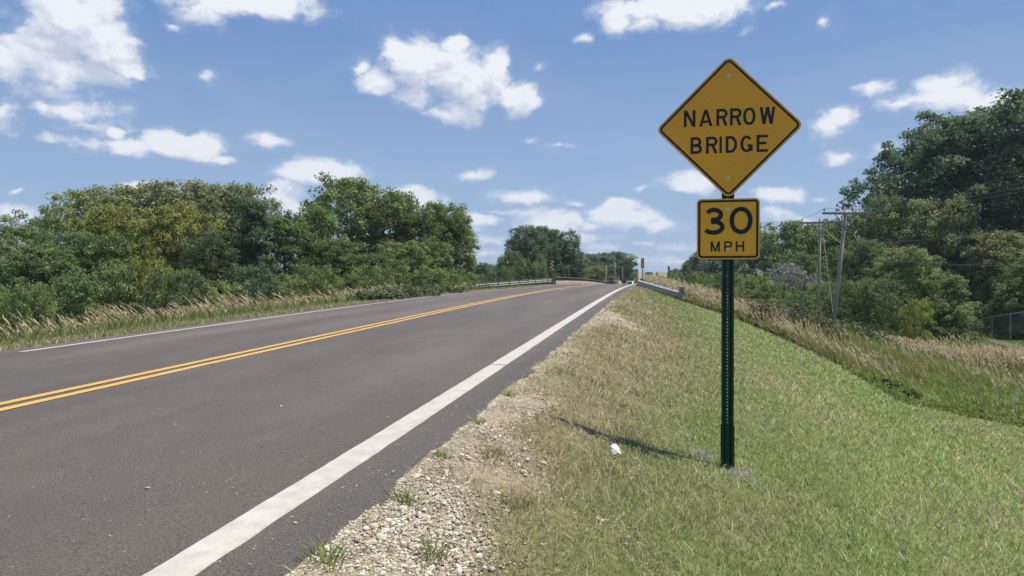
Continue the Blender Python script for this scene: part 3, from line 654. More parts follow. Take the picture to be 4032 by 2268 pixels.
# ------------------------------------------------------------------ lettering
def arc(cx, cz, rx, rz, a0, a1, n=14):
    return [(cx+rx*math.cos(R(a0+(a1-a0)*i/n)), cz+rz*math.sin(R(a0+(a1-a0)*i/n))) for i in range(n+1)]
def glyph(ch, w, h, s):
    a = s/2; P = []; S = []          # P filled polygons, S (points, width, closed)
    rect = lambda x0, x1, z0, z1: P.append([(x0, z0), (x1, z0), (x1, z1), (x0, z1)])
    def bowl(z0, z1, xr): rz = (z1-z0)/2-a; S.append(([(a, z1-a)]+arc(xr-a-rz*.95, (z0+z1)/2, rz*.95, rz, 90, -90)+[(a, z0+a)], s, False))
    if ch == 'N': rect(0, s, 0, h); rect(w-s, w, 0, h); P.append([(0, h), (w-s*1.05, 0), (w, 0), (s*1.05, h)])
    elif ch == 'A': P.append([(0, 0), (s*1.02, 0), (w/2+s*.42, h), (w/2-s*.55, h)]); P.append([(w-s*1.02, 0), (w, 0), (w/2+s*.55, h), (w/2-s*.42, h)]); rect(w*.2, w*.8, h*.21, h*.21+s*.9)
    elif ch == 'R': rect(0, s, 0, h); bowl(h*.43, h, w); P.append([(w*.45, h*.43+s*.5), (w-s*1.15, 0), (w, 0), (w*.45+s*1.05, h*.43+s*.5)])
    elif ch == 'P': rect(0, s, 0, h); bowl(h*.38, h, w)
    elif ch == 'B': rect(0, s, 0, h); bowl(h*.5-a*.9, h, w*.95); bowl(0, h*.5+a*.9, w)
    elif ch == 'D': rect(0, s, 0, h); S.append(([(a, h-a)]+arc(w*.42, h/2, w*.58-a, h/2-a, 90, -90, 18)+[(a, a)], s, False))
    elif ch == 'O': S.append(([(w/2+(w/2-a)*math.copysign(abs(math.cos(R(t)))**.86, math.cos(R(t))), h/2+(h/2-a+.001)*math.copysign(abs(math.sin(R(t)))**.86, math.sin(R(t)))) for t in range(0, 360, 12)], s, True))
    elif ch == '0': S.append(([(w/2+(w/2-a)*math.copysign(abs(math.cos(R(t)))**.95, math.cos(R(t))), h/2+(h/2-a)*math.copysign(abs(math.sin(R(t)))**.95, math.sin(R(t)))) for t in range(0, 360, 8)], s, True))
    elif ch == 'G': S.append((arc(w/2, h/2, w/2-a, h/2-a, 38, 330, 24), s, False)); rect(w-s, w, h*.07, h*.47); rect(w*.55, w, h*.47-s*.9, h*.47)
    elif ch == 'I': rect(0, w, 0, h)
    elif ch == 'E': rect(0, s, 0, h); rect(0, w, 0, s*.95); rect(0, w, h-s*.95, h); rect(0, w*.88, h*.52-a*.95, h*.52+a*.95)
    elif ch == 'W':
        for x0, x1, f in ((0, w*.27, 0), (w*.5, w*.27, 0), (w*.5, w*.73, 0), (w, w*.73, 0)):
            if x0 in (0, w*.5) and x1 > x0: P.append([(x0-(s*.5 if x0 else 0), h), (x0+(s*.5 if x0 else s), h), (x1+s*.5, 0), (x1-s*.5, 0)])
            elif x0 == w: P.append([(w-s, h), (w, h), (x1+s*.5, 0), (x1-s*.5, 0)])
            else: P.append([(x0-s*.5, h), (x0+s*.5, h), (x1+s*.5, 0), (x1-s*.5, 0)])
    elif ch == 'M': rect(0, s, 0, h); rect(w-s, w, 0, h); P.append([(0, h), (s*1.05, h), (w/2+s*.45, h*.02), (w/2-s*.45, h*.02)]); P.append([(w-s*1.05, h), (w, h), (w/2+s*.45, h*.02), (w/2-s*.45, h*.02)])
    elif ch == 'H': rect(0, s, 0, h); rect(w-s, w, 0, h); rect(0, w, h*.5-a, h*.5+a)
    elif ch == '3':
        S.append((arc(w*.50, h*.735, w*.43-a, h*.265-a, 158, -90, 20)+[(w*.36, h*.47+a)], s, False))
        S.append(([(w*.36, h*.555-a)]+arc(w*.48, h*.285, w*.52-a, h*.285-a, 78, -152, 22), s, False))
    return P, S
def letter(ch, x, z, w, h, s, y, parent):
    mb = MB(); P, S = glyph(ch, w, h, s); i = 0
    for p in P: mb.prism([(x+a, z+b) for a, b in p], y-.0006-.00018*i, y+.0008); i += 1
    for pts, ww, cl in S: mb.strip([(x+a, z+b) for a, b in pts], ww, y-.0006-.00018*i, y+.0008, cl); i += 1
    o = mb.build('letter' if ch.isalpha() else 'digit', M_BLACK, parent); o['label'] = 'black %s %s' % ('letter' if ch.isalpha() else 'digit', ch); return o
def rr_poly(hw, hh, r, n=6, rot=0):
    pts = []
    for cx, cz, a in ((hw-r, hh-r, 0), (-hw+r, hh-r, 90), (-hw+r, -hh+r, 180), (hw-r, -hh+r, 270)):
        pts += arc(cx, cz, r, r, a, a+90, n)
    c, q = math.cos(rot), math.sin(rot); return [(x*c-z*q, x*q+z*c) for x, z in pts]
def bolt(x, z, y, parent):
    mb = MB(); mb.prism(arc(x, z, .0135, .0135, 0, 330, 11), y-.003, y+.001); mb.prism(arc(x, z, .0085, .0085, 15, 315, 5), y-.010, y-.0028); mb.prism(arc(x, z, .0045, .0045, 0, 330, 8), y-.014, y-.0098)
    return mb.build('bolt', M_BOLT, parent)

def build_sign():
    k = 5.6; p = W(2866, 1134, k); bx, bs = p.x, p.y; zb = gz(bx, bs)
    root = empty('warning_sign', (bx, bs, zb), 'yellow diamond NARROW BRIDGE sign over a 30 MPH plaque on a green steel post', 'road sign')
    zd = W(2866, 503, k).z-zb; zp = W(2866, 902, k).z-zb; top = zd+.47
    # post: hat channel, web with punched holes
    mb = MB(); ws = .0175; prof = [(-.0455, .004), (-.0455, 0), (-.030, 0), (-.0185, .026), (-.0175, .030)]
    n = int((top+.02)/.0254); z0 = -.02
    for sgn in (-1, 1):
        pr = [(sgn*abs(x), y) for x, y in [(-.046, .010), (-.0455, .0), (-.0305, .0), (-.0195, .027), (-.0125, .030)]]
        vs = []; fs = []
        for zz in (z0, top):
            for x, y in pr: vs.append((x, y, zz))
            for x, y in pr[::-1]: vs.append((x-sgn*.0, y+.0035, zz))
        m = len(pr)*2
        for j in range(m): a, b = j, (j+1) % m; fs.append((a, b, b+m, a+m) if sgn < 0 else (a, a+m, b+m, b))
        mb.add(vs, fs)
    hr = .0048
    for i in range(n):
        c = z0+.0254*(i+.5); h = .0127; sq = [(.0127, 0), (.0127, h), (0, h), (-.0127, h), (-.0127, 0), (-.0127, -h), (0, -h), (.0127, -h)]
        vs = [(x, .030, c+z) for x, z in sq]+[(hr*math.cos(R(45*q)), .030, c+hr*math.sin(R(45*q))) for q in range(8)]+[(hr*math.cos(R(45*q)), .0335, c+hr*math.sin(R(45*q))) for q in range(8)]
        fs = [(q, (q+1) % 8, 8+(q+1) % 8, 8+q) for q in range(8)]+[(8+q, 8+(q+1) % 8, 16+(q+1) % 8, 16+q) for q in range(8)]
        mb.add(vs, fs)
    mb.build('post', M_GREENP, root)
    st = MB()
    for sgn in (-1, 1):
        st.box(min(sgn*.0365, sgn*.0505), max(sgn*.0365, sgn*.0505), .0045, .0085, -.3, .335); st.box(min(sgn*.047, sgn*.0505), max(sgn*.047, sgn*.0505), -.006, .0044, -.3, .335)
    st.box(-.012, .012, .0345, .038, -.3, .335)
    tag(st.build('ground_stake', M_GREENP2, root), 'scuffed green stake sleeve at the foot of the post')
    # diamond
    hs = .381; pn = MB().prism(rr_poly(hs, hs, .048, 7, R(45)), -.0022, 0); panel = pn.build('diamond_panel', M_YEL, root); panel.location = (.002, -.004, zd)
    sl = MB().prism(rr_poly(hs+.0012, hs+.0012, .049, 7, R(45)), .0002, .0018); sl.build('panel_backing', M_ALU, panel)
    c = hs-.0125-.008; MB().strip(rr_poly(c, c, .030, 7, R(45)), .016, -.0031, -.0016, True).build('border', M_BLACK, panel)
    u = .0011; o = 531
    y = -.0022
    for ch, a, b in zip('NARROW', (232, 335, 450, 540, 627, 735), (310, 425, 525, 617, 708, 837)): letter(ch, (a-o)*u, .013, (b-a)*u, .128, .0205, y, panel)
    for ch, a, b in zip('BRIDGE', (277, 381, 471, 512, 609, 715), (354, 458, 487, 588, 690, 789)): letter(ch, (a-o)*u, -.193, (b-a)*u, .127, .0205, y, panel)
    for z in (.388, -.384): bolt(-.002, z, y, panel)
    # plaque
    pw = .2286; pl = MB().prism(rr_poly(pw, pw, .030, 7), -.0022, 0).build('speed_plaque', M_YEL2, root); pl.location = (.0, -.004, zp)
    MB().prism(rr_poly(pw+.0012, pw+.0012, .031, 7), .0002, .0018).build('panel_backing', M_ALU, pl)
    c = pw-.0095-.008; MB().strip(rr_poly(c, c, .020, 7), .016, -.0031, -.0016, True).build('border', M_BLACK, pl)
    letter('3', (365-o)*u, -.043, .158, .206, .034, y, pl); letter('0', (540-o)*u, -.04, .168, .206, .034, y, pl)
    for ch, a, b in zip('MPH', (415, 505, 582), (477, 560, 638)): letter(ch, (a-o)*u, -.170, (b-a)*u, .078, .0135, y, pl)
    for z in (.153, -.153): bolt(-.003, z, y, pl)
    return bx, bs, zb
SX, SS, SZ = build_sign()

# bleached grass killed round the post foot, weeds at the pavement edge
def small_growth():
    G = Cloud(); n = 420; cx = np.concatenate([rng.normal(SX-.20, .05, n//2), rng.normal(SX+.10, .07, n//2)]); cs = np.concatenate([rng.normal(SS+.05, .05, n//2), rng.normal(SS-.10, .07, n//2)])
    G.blades(np.stack([cx, cs, ground_z(cx, cs)], 1), rng.uniform(.03, .075, n), np.full(n, .006), rng.uniform(.3, 1, n), rng.uniform(0, 6.28, n), jit(np.array((.52, .50, .44)), n, .2))
    o = G.build('bleached_grass', M_GRASS); tag(o, 'bleached pale grass around the foot of the green sign post', 'dead grass', kind='stuff')
    i = 0
    spots = [(-1.10, 2.35, .075, 'weed tuft at the very bottom of the frame on the pavement edge'), (-1.06, 3.05, .06, 'second weed tuft from the bottom, half on the asphalt'), (-1.10, 3.75, .05, 'small weed tuft where the gravel meets the asphalt, above the second one'),
             (-1.10, 4.6, .05, 'bright little weed tuft on the pavement edge near the widest gravel'), (-.80, 2.65, .065, 'weed tuft alone in the middle of the pale gravel'), (-.62, 3.4, .09, 'dry weed tuft at the right margin of the gravel'), (-1.11, 5.6, .055, 'weed tuft beside the joint in the white line'), (-.9, 4.0, .08, 'thin straw weed tuft among the gravel stones')]
    for x, s, h, lab in spots:
        n = 60; G = Cloud(); px = x+rng.normal(0, h*.45, n); ps = s+rng.normal(0, h*.45, n); a = np.arctan2(ps-s, px-x)+rng.normal(0, .4, n)
        dryw = 'dry' in lab or 'straw' in lab
        c = jit(np.array((.30, .25, .12) if dryw else (.20, .27, .085)), n, .4)
        zz = np.maximum(ground_z(px, ps), np.where(px < ER, zroad(px, ps), -9))
        G.blades(np.stack([px-x, ps-s, zz-gz(x, s)], 1), rng.uniform(.5, 1.2, n)*h, np.full(n, .006), rng.uniform(.5, 1.15, n), a, c, segs=3)
        o = G.build('weed_tuft', M_GRASS); o.location = (x, s, gz(x, s)); tag(o, lab, 'weed', 'weeds along the pavement edge')
small_growth()
M_LITTER = leafmat('white_plastic', .45, .4, .4, False)
def litter():
    k = 3.0
    while W(2427, 1788, k).z > gz(W(2427, 1788, k).x, W(2427, 1788, k).y)+.01: k += .01
    p = W(2427, 1788, k); x, s = p.x, p.y; z = gz(x, s)+.035
    mb = MB(); n = 9; vs = []; fs = []
    for i in range(5):
        for j in range(n):
            t = j/(n-1); a = -1.6+3.2*t; h = i/4
            vs.append((.045*math.sin(a)*(1-.25*h)+random.uniform(-.004, .004), .03*math.cos(a)*(1-.4*h)+random.uniform(-.006, .006), .085*h-(.02*abs(math.sin(a*3)) if i == 0 else 0)+.012*math.cos(a*2)*h))
    for i in range(4):
        for j in range(n-1): q = i*n+j; fs.append((q, q+1, q+n+1, q+n))
    top = len(vs); vs.append((0, -.008, .088)); fs += [(4*n+j, 4*n+j+1, top) for j in range(n-1)]
    mb.add(vs, fs); me = mb.mesh('litter_scrap'); at = me.color_attributes.new('col', 'FLOAT_COLOR', 'POINT'); at.data.foreach_set('color', np.full(len(me.vertices)*4, .9, dtype=np.float32)); o = link('litter_scrap', me, M_LITTER); o.location = (x, s, gz(x, s)+.005); o.scale = (.85, .85, .85); o.rotation_euler = (.95, 0, .4+math.pi)
    md = o.modifiers.new('thickness', 'SOLIDIFY'); md.thickness = .0015
    tag(o, 'crumpled scrap of white plastic lying in the grass left of the sign shadow', 'litter')
litter()

# ------------------------------------------------------------------ guardrails, markers, bridge
def beam(pts, name, m, parent, hh=.156):
    # W profile swept along pts (centre of beam), facing the road side
    prof = [(0, hh), (.035, hh*.86), (.082, hh*.62), (.082, hh*.42), (.035, hh*.16), (0, 0), (.035, -hh*.16), (.082, -hh*.42), (.082, -hh*.62), (.035, -hh*.86), (0, -hh)]
    mb = MB(); vs = []; fs = []; k = len(prof); pts = [Vector(p) for p in pts]
    for i, p in enumerate(pts):
        d = (pts[min(i+1, len(pts)-1)]-pts[max(i-1, 0)]).normalized(); nrm = d.cross(Vector((0, 0, 1))).normalized()
        if nrm.x*(XC-p.x) < 0: nrm = -nrm
        for a, b in prof: vs.append(p+nrm*a+Vector((0, 0, b)))
        for a, b in prof: vs.append(p+nrm*(a-.004)+Vector((0, 0, b)))
    for i in range(len(pts)-1):
        for j in range(k-1):
            a, b = i*2*k+j, (i+1)*2*k+j; fs += [(a, a+1, b+1, b), (a+k, b+k, b+k+1, a+k+1)]
        a, b = i*2*k, (i+1)*2*k; fs += [(a, b, b+k, a+k), (a+k-1, a+2*k-1, b+2*k-1, b+k-1)]
    mb.add(vs, fs); return mb.build(name, m, parent)
def guardrail(path, label, posts, endpost=False, span=3.81):
    """path: list of (x, s, z_top of beam)"""
    P = [Vector(p) for p in path]; root = empty('guardrail', (P[0].x, P[0].y, gz(P[0].x, P[0].y)), label, 'guardrail'); off = root.location.copy()
    L = [0]
    for a, b in zip(P, P[1:]): L.append(L[-1]+(b-a).length)
    def at(d):
        for i in range(len(P)-1):
            if d <= L[i+1]+1e-6: return P[i].lerp(P[i+1], (d-L[i])/(L[i+1]-L[i]))
        return P[-1].copy()
    d = 0
    while d < L[-1]-.3:
        e = min(L[-1], d+span); seg = [at(d+(e-d)*q/6)-Vector((0, 0, .156))-off for q in range(7)]
        beam(seg, 'rail_beam', M_GALV, root); d = e+.012
    nn = max(2, round(L[-1]/posts))
    for i in range(nn+1):
        q = at(L[-1]*i/nn); g = gz(q.x, q.y); sg = 1 if q.x > XC else -1
        mb = MB(); mb.box(-.05+sg*.12, .05+sg*.12, -.055, .055, g-.3-off.z, q.z+.02-off.z, Matrix.Translation((q.x-off.x, q.y-off.y, 0))); mb.box(min(0, sg*.08)+sg*.01, max(0, sg*.08)-sg*.012, -.04, .04, q.z-.30-off.z, q.z-.02-off.z, Matrix.Translation((q.x-off.x, q.y-off.y, 0)))
        mb.build('post', M_GALV_D, root)
    return root, off
def rails():
    zt = lambda px, py, s: W(px, py, 1).z
    r1, off = guardrail([(1.15, 36.0, -.40), (1.0, 36.9, -.37), (.6, 38.4, -.26), (.15, 40.4, -.14), (-.25, 42.4, -.02), (-.75, 45.2, .10), (-1.0, 48.0, .19), (-.95, 55, .30), (-.92, 63, .38), (-.9, 67.5, .42)],
        'grey steel guardrail on the right bank, dipping at its near end', 1.9)
    g = gz(1.2, 35.9); mb = MB(); mb.box(.10, .34, -.09, .09, g-.3-off.z, -.22-off.z, Matrix.Translation((1.05-off.x, 35.8-off.y, 0))); tag(mb.build('end_post', M_GALV_D, r1), 'wide end post of the near guardrail')
    mb = MB(); mb.tube([(1.35-off.x, 35.7-off.y, g-off.z+.05), (1.35-off.x, 35.7-off.y, g-off.z+.22)], .07, 8); mb.build('anchor_bracket', M_BOLT, r1)
    guardrail([(-12.35, 50.6, -.045), (-12.0, 52.5, .03), (-11.0, 56.5, .14), (-10.1, 61, .27), (-9.55, 65, .36), (-9.2, 70.2, .41)],
        'grey steel guardrail across the road, flaring away from the left bridge corner', 1.9)
    guardrail([(-.9, 152, -.05), (-.2, 160, -.35), (1.2, 172, -.9)], 'short guardrail past the far right end of the bridge', 3.8)
rails()
def bridge():
    s0, s1 = 68.5, 150; root = empty('road_bridge', (XC, s0, float(zc(s0))), 'narrow road bridge with pale concrete kerb walls and dark steel railings', 'bridge'); oz = float(zc(s0))
    for sg, xa in ((-1, -9.0), (1, -1.12)):
        ss = np.linspace(s0, s1, 28); V = []; Fc = []
        xo = xa+sg*.30
        for s in ss:
            z = float(zroad(xa, s)); V += [(xa-XC, s-s0, z-.9-oz), (xa-XC, s-s0, z+.30-oz), (xa+sg*.05-XC, s-s0, z+.345-oz), (xo-XC, s-s0, z+.345-oz), (xo-XC, s-s0, z-.9-oz)]
        for i in range(len(ss)-1):
            for j in range(4): p = i*5+j; Fc.append((p, p+1, p+6, p+5))
        Fc += [(0, 1, 2, 3, 4), tuple(len(V)-5+j for j in range(5))]
        me = bpy.data.meshes.new('kerb_wall'); me.from_pydata(V, [], Fc); link('kerb_wall', me, M_CONC, root)
        xm = xa+sg*.16-XC
        zz = lambda s: float(zroad(xa, s))-oz
        for nm, z0, z1, w, m in (('top_rail', .66, .735, .07, M_RAILTOP), ('lower_rail', .375, .415, .05, M_DARKST)):
            V = []; Fc = []
            for s in ss: V += [(xm-w, s-s0, zz(s)+z0), (xm+w, s-s0, zz(s)+z0), (xm+w, s-s0, zz(s)+z1), (xm-w, s-s0, zz(s)+z1)]
            for i in range(len(ss)-1):
                for j in range(4): p = i*4; Fc.append((p+j, p+(j+1) % 4, p+4+(j+1) % 4, p+4+j))
            Fc += [(0, 1, 2, 3), tuple(len(V)-4+j for j in range(4))]
            me = bpy.data.meshes.new(nm); me.from_pydata(V, [], Fc); link(nm, me, m, root)
        bme = MB().box(-.05, .05, -.09, .09, 0, .27).mesh('baluster'); bme.materials.append(M_DARKST)
        s = s0+.6
        while s < s1:
            o = link('baluster', bme, None, root); o.location = (xm, s-s0, zz(s)+.40); s += 1.5
        bt = MB().box(-.035, .035, -.3, .3, .0, .27).mesh('panel_plate')
    # deck slab, seen from beside
    ss = np.linspace(s0, s1, 20); V = []; Fc = []
    for s in ss: z = float(zroad(XC, s))-oz; V += [(-8.95-XC, s-s0, z-.12), (-1.17-XC, s-s0, z-.10), (-1.17-XC, s-s0, z-.85), (-8.95-XC, s-s0, z-.85)]
    for i in range(len(ss)-1):
        for j in range(4): Fc.append((i*4+j, i*4+(j+1) % 4, i*4+4+(j+1) % 4, i*4+4+j))
    me = bpy.data.meshes.new('deck_slab'); me.from_pydata(V, [], Fc); link('deck_slab', me, M_CONC, root)
    for s in (70, 96, 122, 148):
        mb = MB(); mb.box(-8.8-XC, -1.3-XC, s-s0-.5, s-s0+.5, -8, float(zroad(XC, s))-oz-.86); mb.build('pier', M_CONC, root)
bridge()
def marker(px, k, ytop, ybot, label, flip, rnd, postmat, pbot):
    top = W(px, ytop, k); bot = W(px, ybot, k); x, s = top.x, top.y; H = top.z-bot.z; w = .15 if not rnd else .165; g = gz(x, s)
    root = empty('object_marker', (x, s, g), label, 'road marker'); zc_ = (top.z+bot.z)/2-g
    poly = rr_poly(w, H/2, .10 if rnd else .012, 4); pnl = MB().prism(poly, -.004, 0).build('panel', M_YEL3, root); pnl.location = (0, -.04, zc_)
    n = 3; sp = H/n*1.0
    def inside(poly, line):  # clip band polygon to the panel outline (convex)
        out = line
        for i in range(len(poly)):
            a, b = poly[i], poly[(i+1) % len(poly)]; res = []
            if not out: break
            for j in range(len(out)):
                p, q = out[j], out[(j+1) % len(out)]
                sp_ = (b[0]-a[0])*(p[1]-a[1])-(b[1]-a[1])*(p[0]-a[0]); sq = (b[0]-a[0])*(q[1]-a[1])-(b[1]-a[1])*(q[0]-a[0])
                if sp_ >= 0: res.append(p)
                if sp_*sq < 0: t = sp_/(sp_-sq); res.append((p[0]+(q[0]-p[0])*t, p[1]+(q[1]-p[1])*t))
            out = res
        return out
    pin = [(a*.97, b*.985) for a, b in poly]; sl = (-1 if flip else 1)
    for i in range(-1, n+2):
        z0 = -H/2+i*sp; band = [(-w, z0-sl*w), (w, z0+sl*w), (w, z0+sl*w+sp*.5), (-w, z0-sl*w+sp*.5)]
        c = inside(pin, band)
        if len(c) >= 3: MB().prism(c, -.0055, -.003).build('stripe', M_BLACK, pnl)
    mb = MB(); mb.box(-.035, .035, -.03, .03, -.2, zc_+H*.3); mb.build('post', postmat, root)
marker(2174, 67.5, 1024, 1067, 'black and yellow striped marker with rounded ends by the left guardrail', True, True, M_RUST, 1093)
marker(2530, 66.5, 1016, 1056, 'rectangular black and yellow striped marker behind the right guardrail', False, False, M_GALV_D, 1100)

# ------------------------------------------------------------------ pickup coming over the far side of the bridge
def pickup():
    x, s = -6.15, 186.0; z = float(zroad(x, s))
    root = empty('pickup_truck', (x, s, z), 'white pickup truck coming towards the bridge over the crest', 'pickup truck')
    wp = mat('white_car_paint', (.80, .80, .80), .25, spec=.5); gl = mat('dark_glass', (.02, .025, .03), .08, spec=.6); bk = mat('black_trim', (.02, .02, .02), .5); ch = mat('headlamp_glass', (.75, .75, .7), .1, spec=.7)
    tyre = mat('tyre_rubber', (.02, .02, .02), .9)
    def prism_x(prof, x0, x1, nm, m, par=root, inset=0):   # profile (y,z) extruded over x
        n = len(prof); vs = [(x0, a, b) for a, b in prof]+[(x1, a, b) for a, b in prof]; fs = [tuple(range(n))[::-1], tuple(range(n, 2*n))]+[(i, (i+1) % n, (i+1) % n+n, i+n) for i in range(n)]
        o = MB().add(vs, fs).build(nm, m, par); b = o.modifiers.new('soft_edge', 'BEVEL'); b.width = .05; b.segments = 3; return o
    prism_x([(-.1, .45), (5.4, .45), (5.4, 1.15), (1.7, 1.15), (1.5, 1.18), (.1, 1.08), (-.1, .95)], -.98, .98, 'body', wp)
    cab = MB(); b0, b1 = (1.35, 1.16), (3.7, 1.16)
    vs = [(-.92, 1.35, 1.16), (.92, 1.35, 1.16), (.92, 3.8, 1.16), (-.92, 3.8, 1.16), (-.72, 2.15, 1.86), (.72, 2.15, 1.86), (.72, 3.5, 1.86), (-.72, 3.5, 1.86)]
    o = cab.add(vs, [(0, 3, 2, 1), (4, 5, 6, 7), (0, 1, 5, 4), (1, 2, 6, 5), (2, 3, 7, 6), (3, 0, 4, 7)]).build('cab', wp, root); b = o.modifiers.new('soft_edge', 'BEVEL'); b.width = .06; b.segments = 3
    MB().add([(-.80, 1.42, 1.24), (.80, 1.42, 1.24), (.66, 2.03, 1.79), (-.66, 2.03, 1.79)], [(0, 1, 2, 3)]).build('windscreen', gl, root).location.y = -.06
    for sg in (-1, 1):
        MB().add([(sg*.925, 1.75, 1.22), (sg*.925, 3.5, 1.22), (sg*.79, 3.3, 1.74), (sg*.79, 2.25, 1.74)], [(0, 1, 2, 3)]).build('side_window', gl, root)
        MB().box(sg*1.12-.09, sg*1.12+.09, 1.55, 1.72, 1.18, 1.4).build('mirror', bk, root)
        MB().box(sg*.80-.16, sg*.80+.16, -.14, -.05, .78, .98).build('headlight', ch, root)
        for yy in (.85, 4.3):
            mb = MB(); mb.tube([(sg*.99, yy, .40), (sg*.74, yy, .40)], .40, 18); w = mb.build('wheel', tyre, root)
            MB().tube([(sg*1.0, yy, .40), (sg*.95, yy, .40)], .22, 12).build('rim', M_GALV, w)
    MB().box(-.62, .62, -.15, -.05, .70, 1.0).build('grille', bk, root); MB().box(-.98, .98, -.24, -.05, .46, .66).build('bumper', bk, root)
pickup()

# ------------------------------------------------------------------ utility poles and wires
def utility_pole(base, top, r0, label, arm=None, arm_z=None, arm_dir=None, group='utility poles on the right', pins=(-1, -.45, 1), braces=True, extra=None, name='utility_pole', side=8):
    base = Vector(base); top = Vector(top); root = empty(name, base, label, 'utility pole', group); t = top-base
    MB().tube([Vector((0, 0, -.3))-t*.01, t*.5, t], [r0, r0*.82, r0*.66], side).build('pole', M_WOOD, root, True)
    hooks = []
    if arm:
        ad = Vector(arm_dir).normalized(); c = t*(arm_z); pd = ad.cross(t.normalized()).normalized(); c2 = c+pd*(r0*.8)
        M = Matrix((( *ad, ), (*pd, ), (*ad.cross(pd), ))).transposed().to_4x4(); M.translation = c2
        MB().box(-arm/2, arm/2, -.05, .05, -.06, .06, M).build('crossarm', M_ARM, root)
        if braces:
            for sg in (-1, 1):
                MB().tube([c2+ad*sg*arm*.24+pd*.02, c2-t.normalized()*.72+ad*sg*.08+pd*.02], .028, 4).build('arm_brace', M_ARM, root)
        for q in pins:
            b = c2+ad*(q*arm*.47)+Vector((0, 0, .06)); mb = MB(); mb.tube([b, b+Vector((0, 0, .10))], .018, 5); mb.tube([b+Vector((0, 0, .09)), b+Vector((0, 0, .13)), b+Vector((0, 0, .17)), b+Vector((0, 0, .21))], [.03, .055, .05, .03], 7)
            mb.build('insulator', M_PORC, root); hooks.append(base+b+Vector((0, 0, .2)))
    return root, hooks
def wire(a, b, sag, label, r=.009, m=None, group=None, cat='wire'):
    a = Vector(a); b = Vector(b); n = 22; pts = [Vector((0, 0, 0))+(b-a)*(i/n)-Vector((0, 0, 4*sag*(i/n)*(1-i/n))) for i in range(n+1)]
    o = MB().tube(pts, r, 4).build('wire', m or M_WIRE); o.location = a; return tag(o, label, cat, group)
def poles():
    def B(px, py, k, sink=.0): p = W(px, py, k); return (p.x, p.y, p.z)
    kA = 43.0; bA = W(3287, 1300, kA); bA.z = gz(bA.x, bA.y); tA = W(3331, 824, kA)
    bA.x, bA.y = W(3277, 1380, kA).x, W(3277, 1380, kA).y
    ad = Vector((math.cos(R(-3)), math.sin(R(-3)), -.035))
    A, hA = utility_pole(bA, tA, .13, 'weathered leaning utility pole, the thicker one nearer the camera', 2.55, .965, ad, pins=(-.98, -.42, .3))
    for z in (.86, .79, .76):
        p = (tA-bA)*z; d = (tA-bA).normalized(); MB().tube([p-d*.02, p+d*.02], .127, 8).build('band', M_GALV_D, A)
    kB = 48.0; bB = W(3222, 1300, kB); bB.z = gz(bB.x, bB.y); tB = W(3230, 857, kB); bB.x, bB.y = W(3220, 1330, kB).x, W(3220, 1330, kB).y
    Bp, hB = utility_pole(bB, tB, .11, 'grey upright utility pole just behind and left of the leaning one', 2.5, .955, Vector((math.cos(R(-2)), math.sin(R(-2)), 0)), pins=(-.95, .32, .93))
    gtop = W(3236, 893, kB-.3); gb = W(3281, 1240, kB-2.5); gb2 = gtop+(gb-gtop)*1.25
    wire(gtop, gb2, 0.0, 'pale guy wire running from the upright pole down into the weeds', .02, M_GUY, cat='guy wire')
    wire(W(3240, 896, kB), W(3314, 960, kA+.2), .03, 'pale stay strung between the tops of the two utility poles', .022, M_GUY, cat='guy wire')
    # spans towards the camera, leaving the picture on the right
    ends = [(3863, 640, 30), (3897, 690, 30), (4032, 640, 27)]
    labs = ['uppermost power wire crossing the big right tree', 'second power wire from the top crossing the big right tree', 'third power wire from the top crossing the big right tree']
    for h, (ex, ey, k), lb in zip(hA, ends, labs):
        e = W(ex, ey, k); wire(h, h+(e-h)*2.2, .9, lb, .009, group='power wires on the right')
    for y0, y1, lb, yy in ((958, 850, 'service wire rising to the right from halfway up the leaning pole', .79), (1006, 994, 'lowest, almost level wire leaving the leaning pole to the right', .72)):
        a = bA+(tA-bA)*yy; e = W(4032, y1, 30); a = W(3316, y0, kA-.2); wire(a, a+(e-a)*2.0, .55, lb, .011, group='power wires on the right')
    for h, q, lb in zip(hA, hB, ('left', 'middle', 'right')): wire(h, q, .05, 'short %s wire between the crossarms of the two near poles' % lb, .009, group='power wires on the right')
    for q, lb, ex, ey in ((hB[0], 'left wire running back from the upright pole to the far poles', 2722, 1052), (hB[1], 'middle wire running back from the upright pole to the far poles', 2732, 1052), (hB[2], 'right wire running back from the upright pole to the far poles', 2742, 1052)):
        wire(q, W(ex, ey, 190), 1.2, lb, .012, group='power wires on the right')
    def far(px, yt, yb, k, lab, arm, r=.14, grp='distant utility poles', dz=None, pins=()):
        t = W(px, yt, k); b = W(px, yb, k); g = min(gz(t.x, t.y), b.z); u, h = utility_pole((t.x, t.y, g), t, r, lab, arm, .96, (1, -.05, 0), grp, pins=pins, braces=False, side=6); return u, t
    far(2692, 1052, 1102, 170, 'thin distant pole left of the twin-pole frame, right of the road', 1.6)
    far(2727, 1056, 1100, 190, 'left leg pole of the distant twin frame', 3.4); far(2733, 1058, 1096, 192, 'right leg pole of the distant twin frame', 2.6)
    far(2915, 1022, 1112, 120, 'slim pole partly hidden by the green sign post, in front of dark trees', None, .15)
    far(2297.5, 1060, 1082, 210, 'short pale pole among the trees beyond the bridge, leftmost', None, .16, 'pale poles in the trees beyond the bridge')
    far(2387, 1048, 1074, 215, 'second pale pole among the trees beyond the bridge', None, .17, 'pale poles in the trees beyond the bridge')
    far(2421, 1031, 1090, 225, 'tallest pale pole in front of the dark rounded trees beyond the bridge', None, .15, 'pale poles in the trees beyond the bridge')
    far(2451, 1057, 1090, 240, 'rightmost pale pole in front of the dark rounded trees', None, .14, 'pale poles in the trees beyond the bridge')
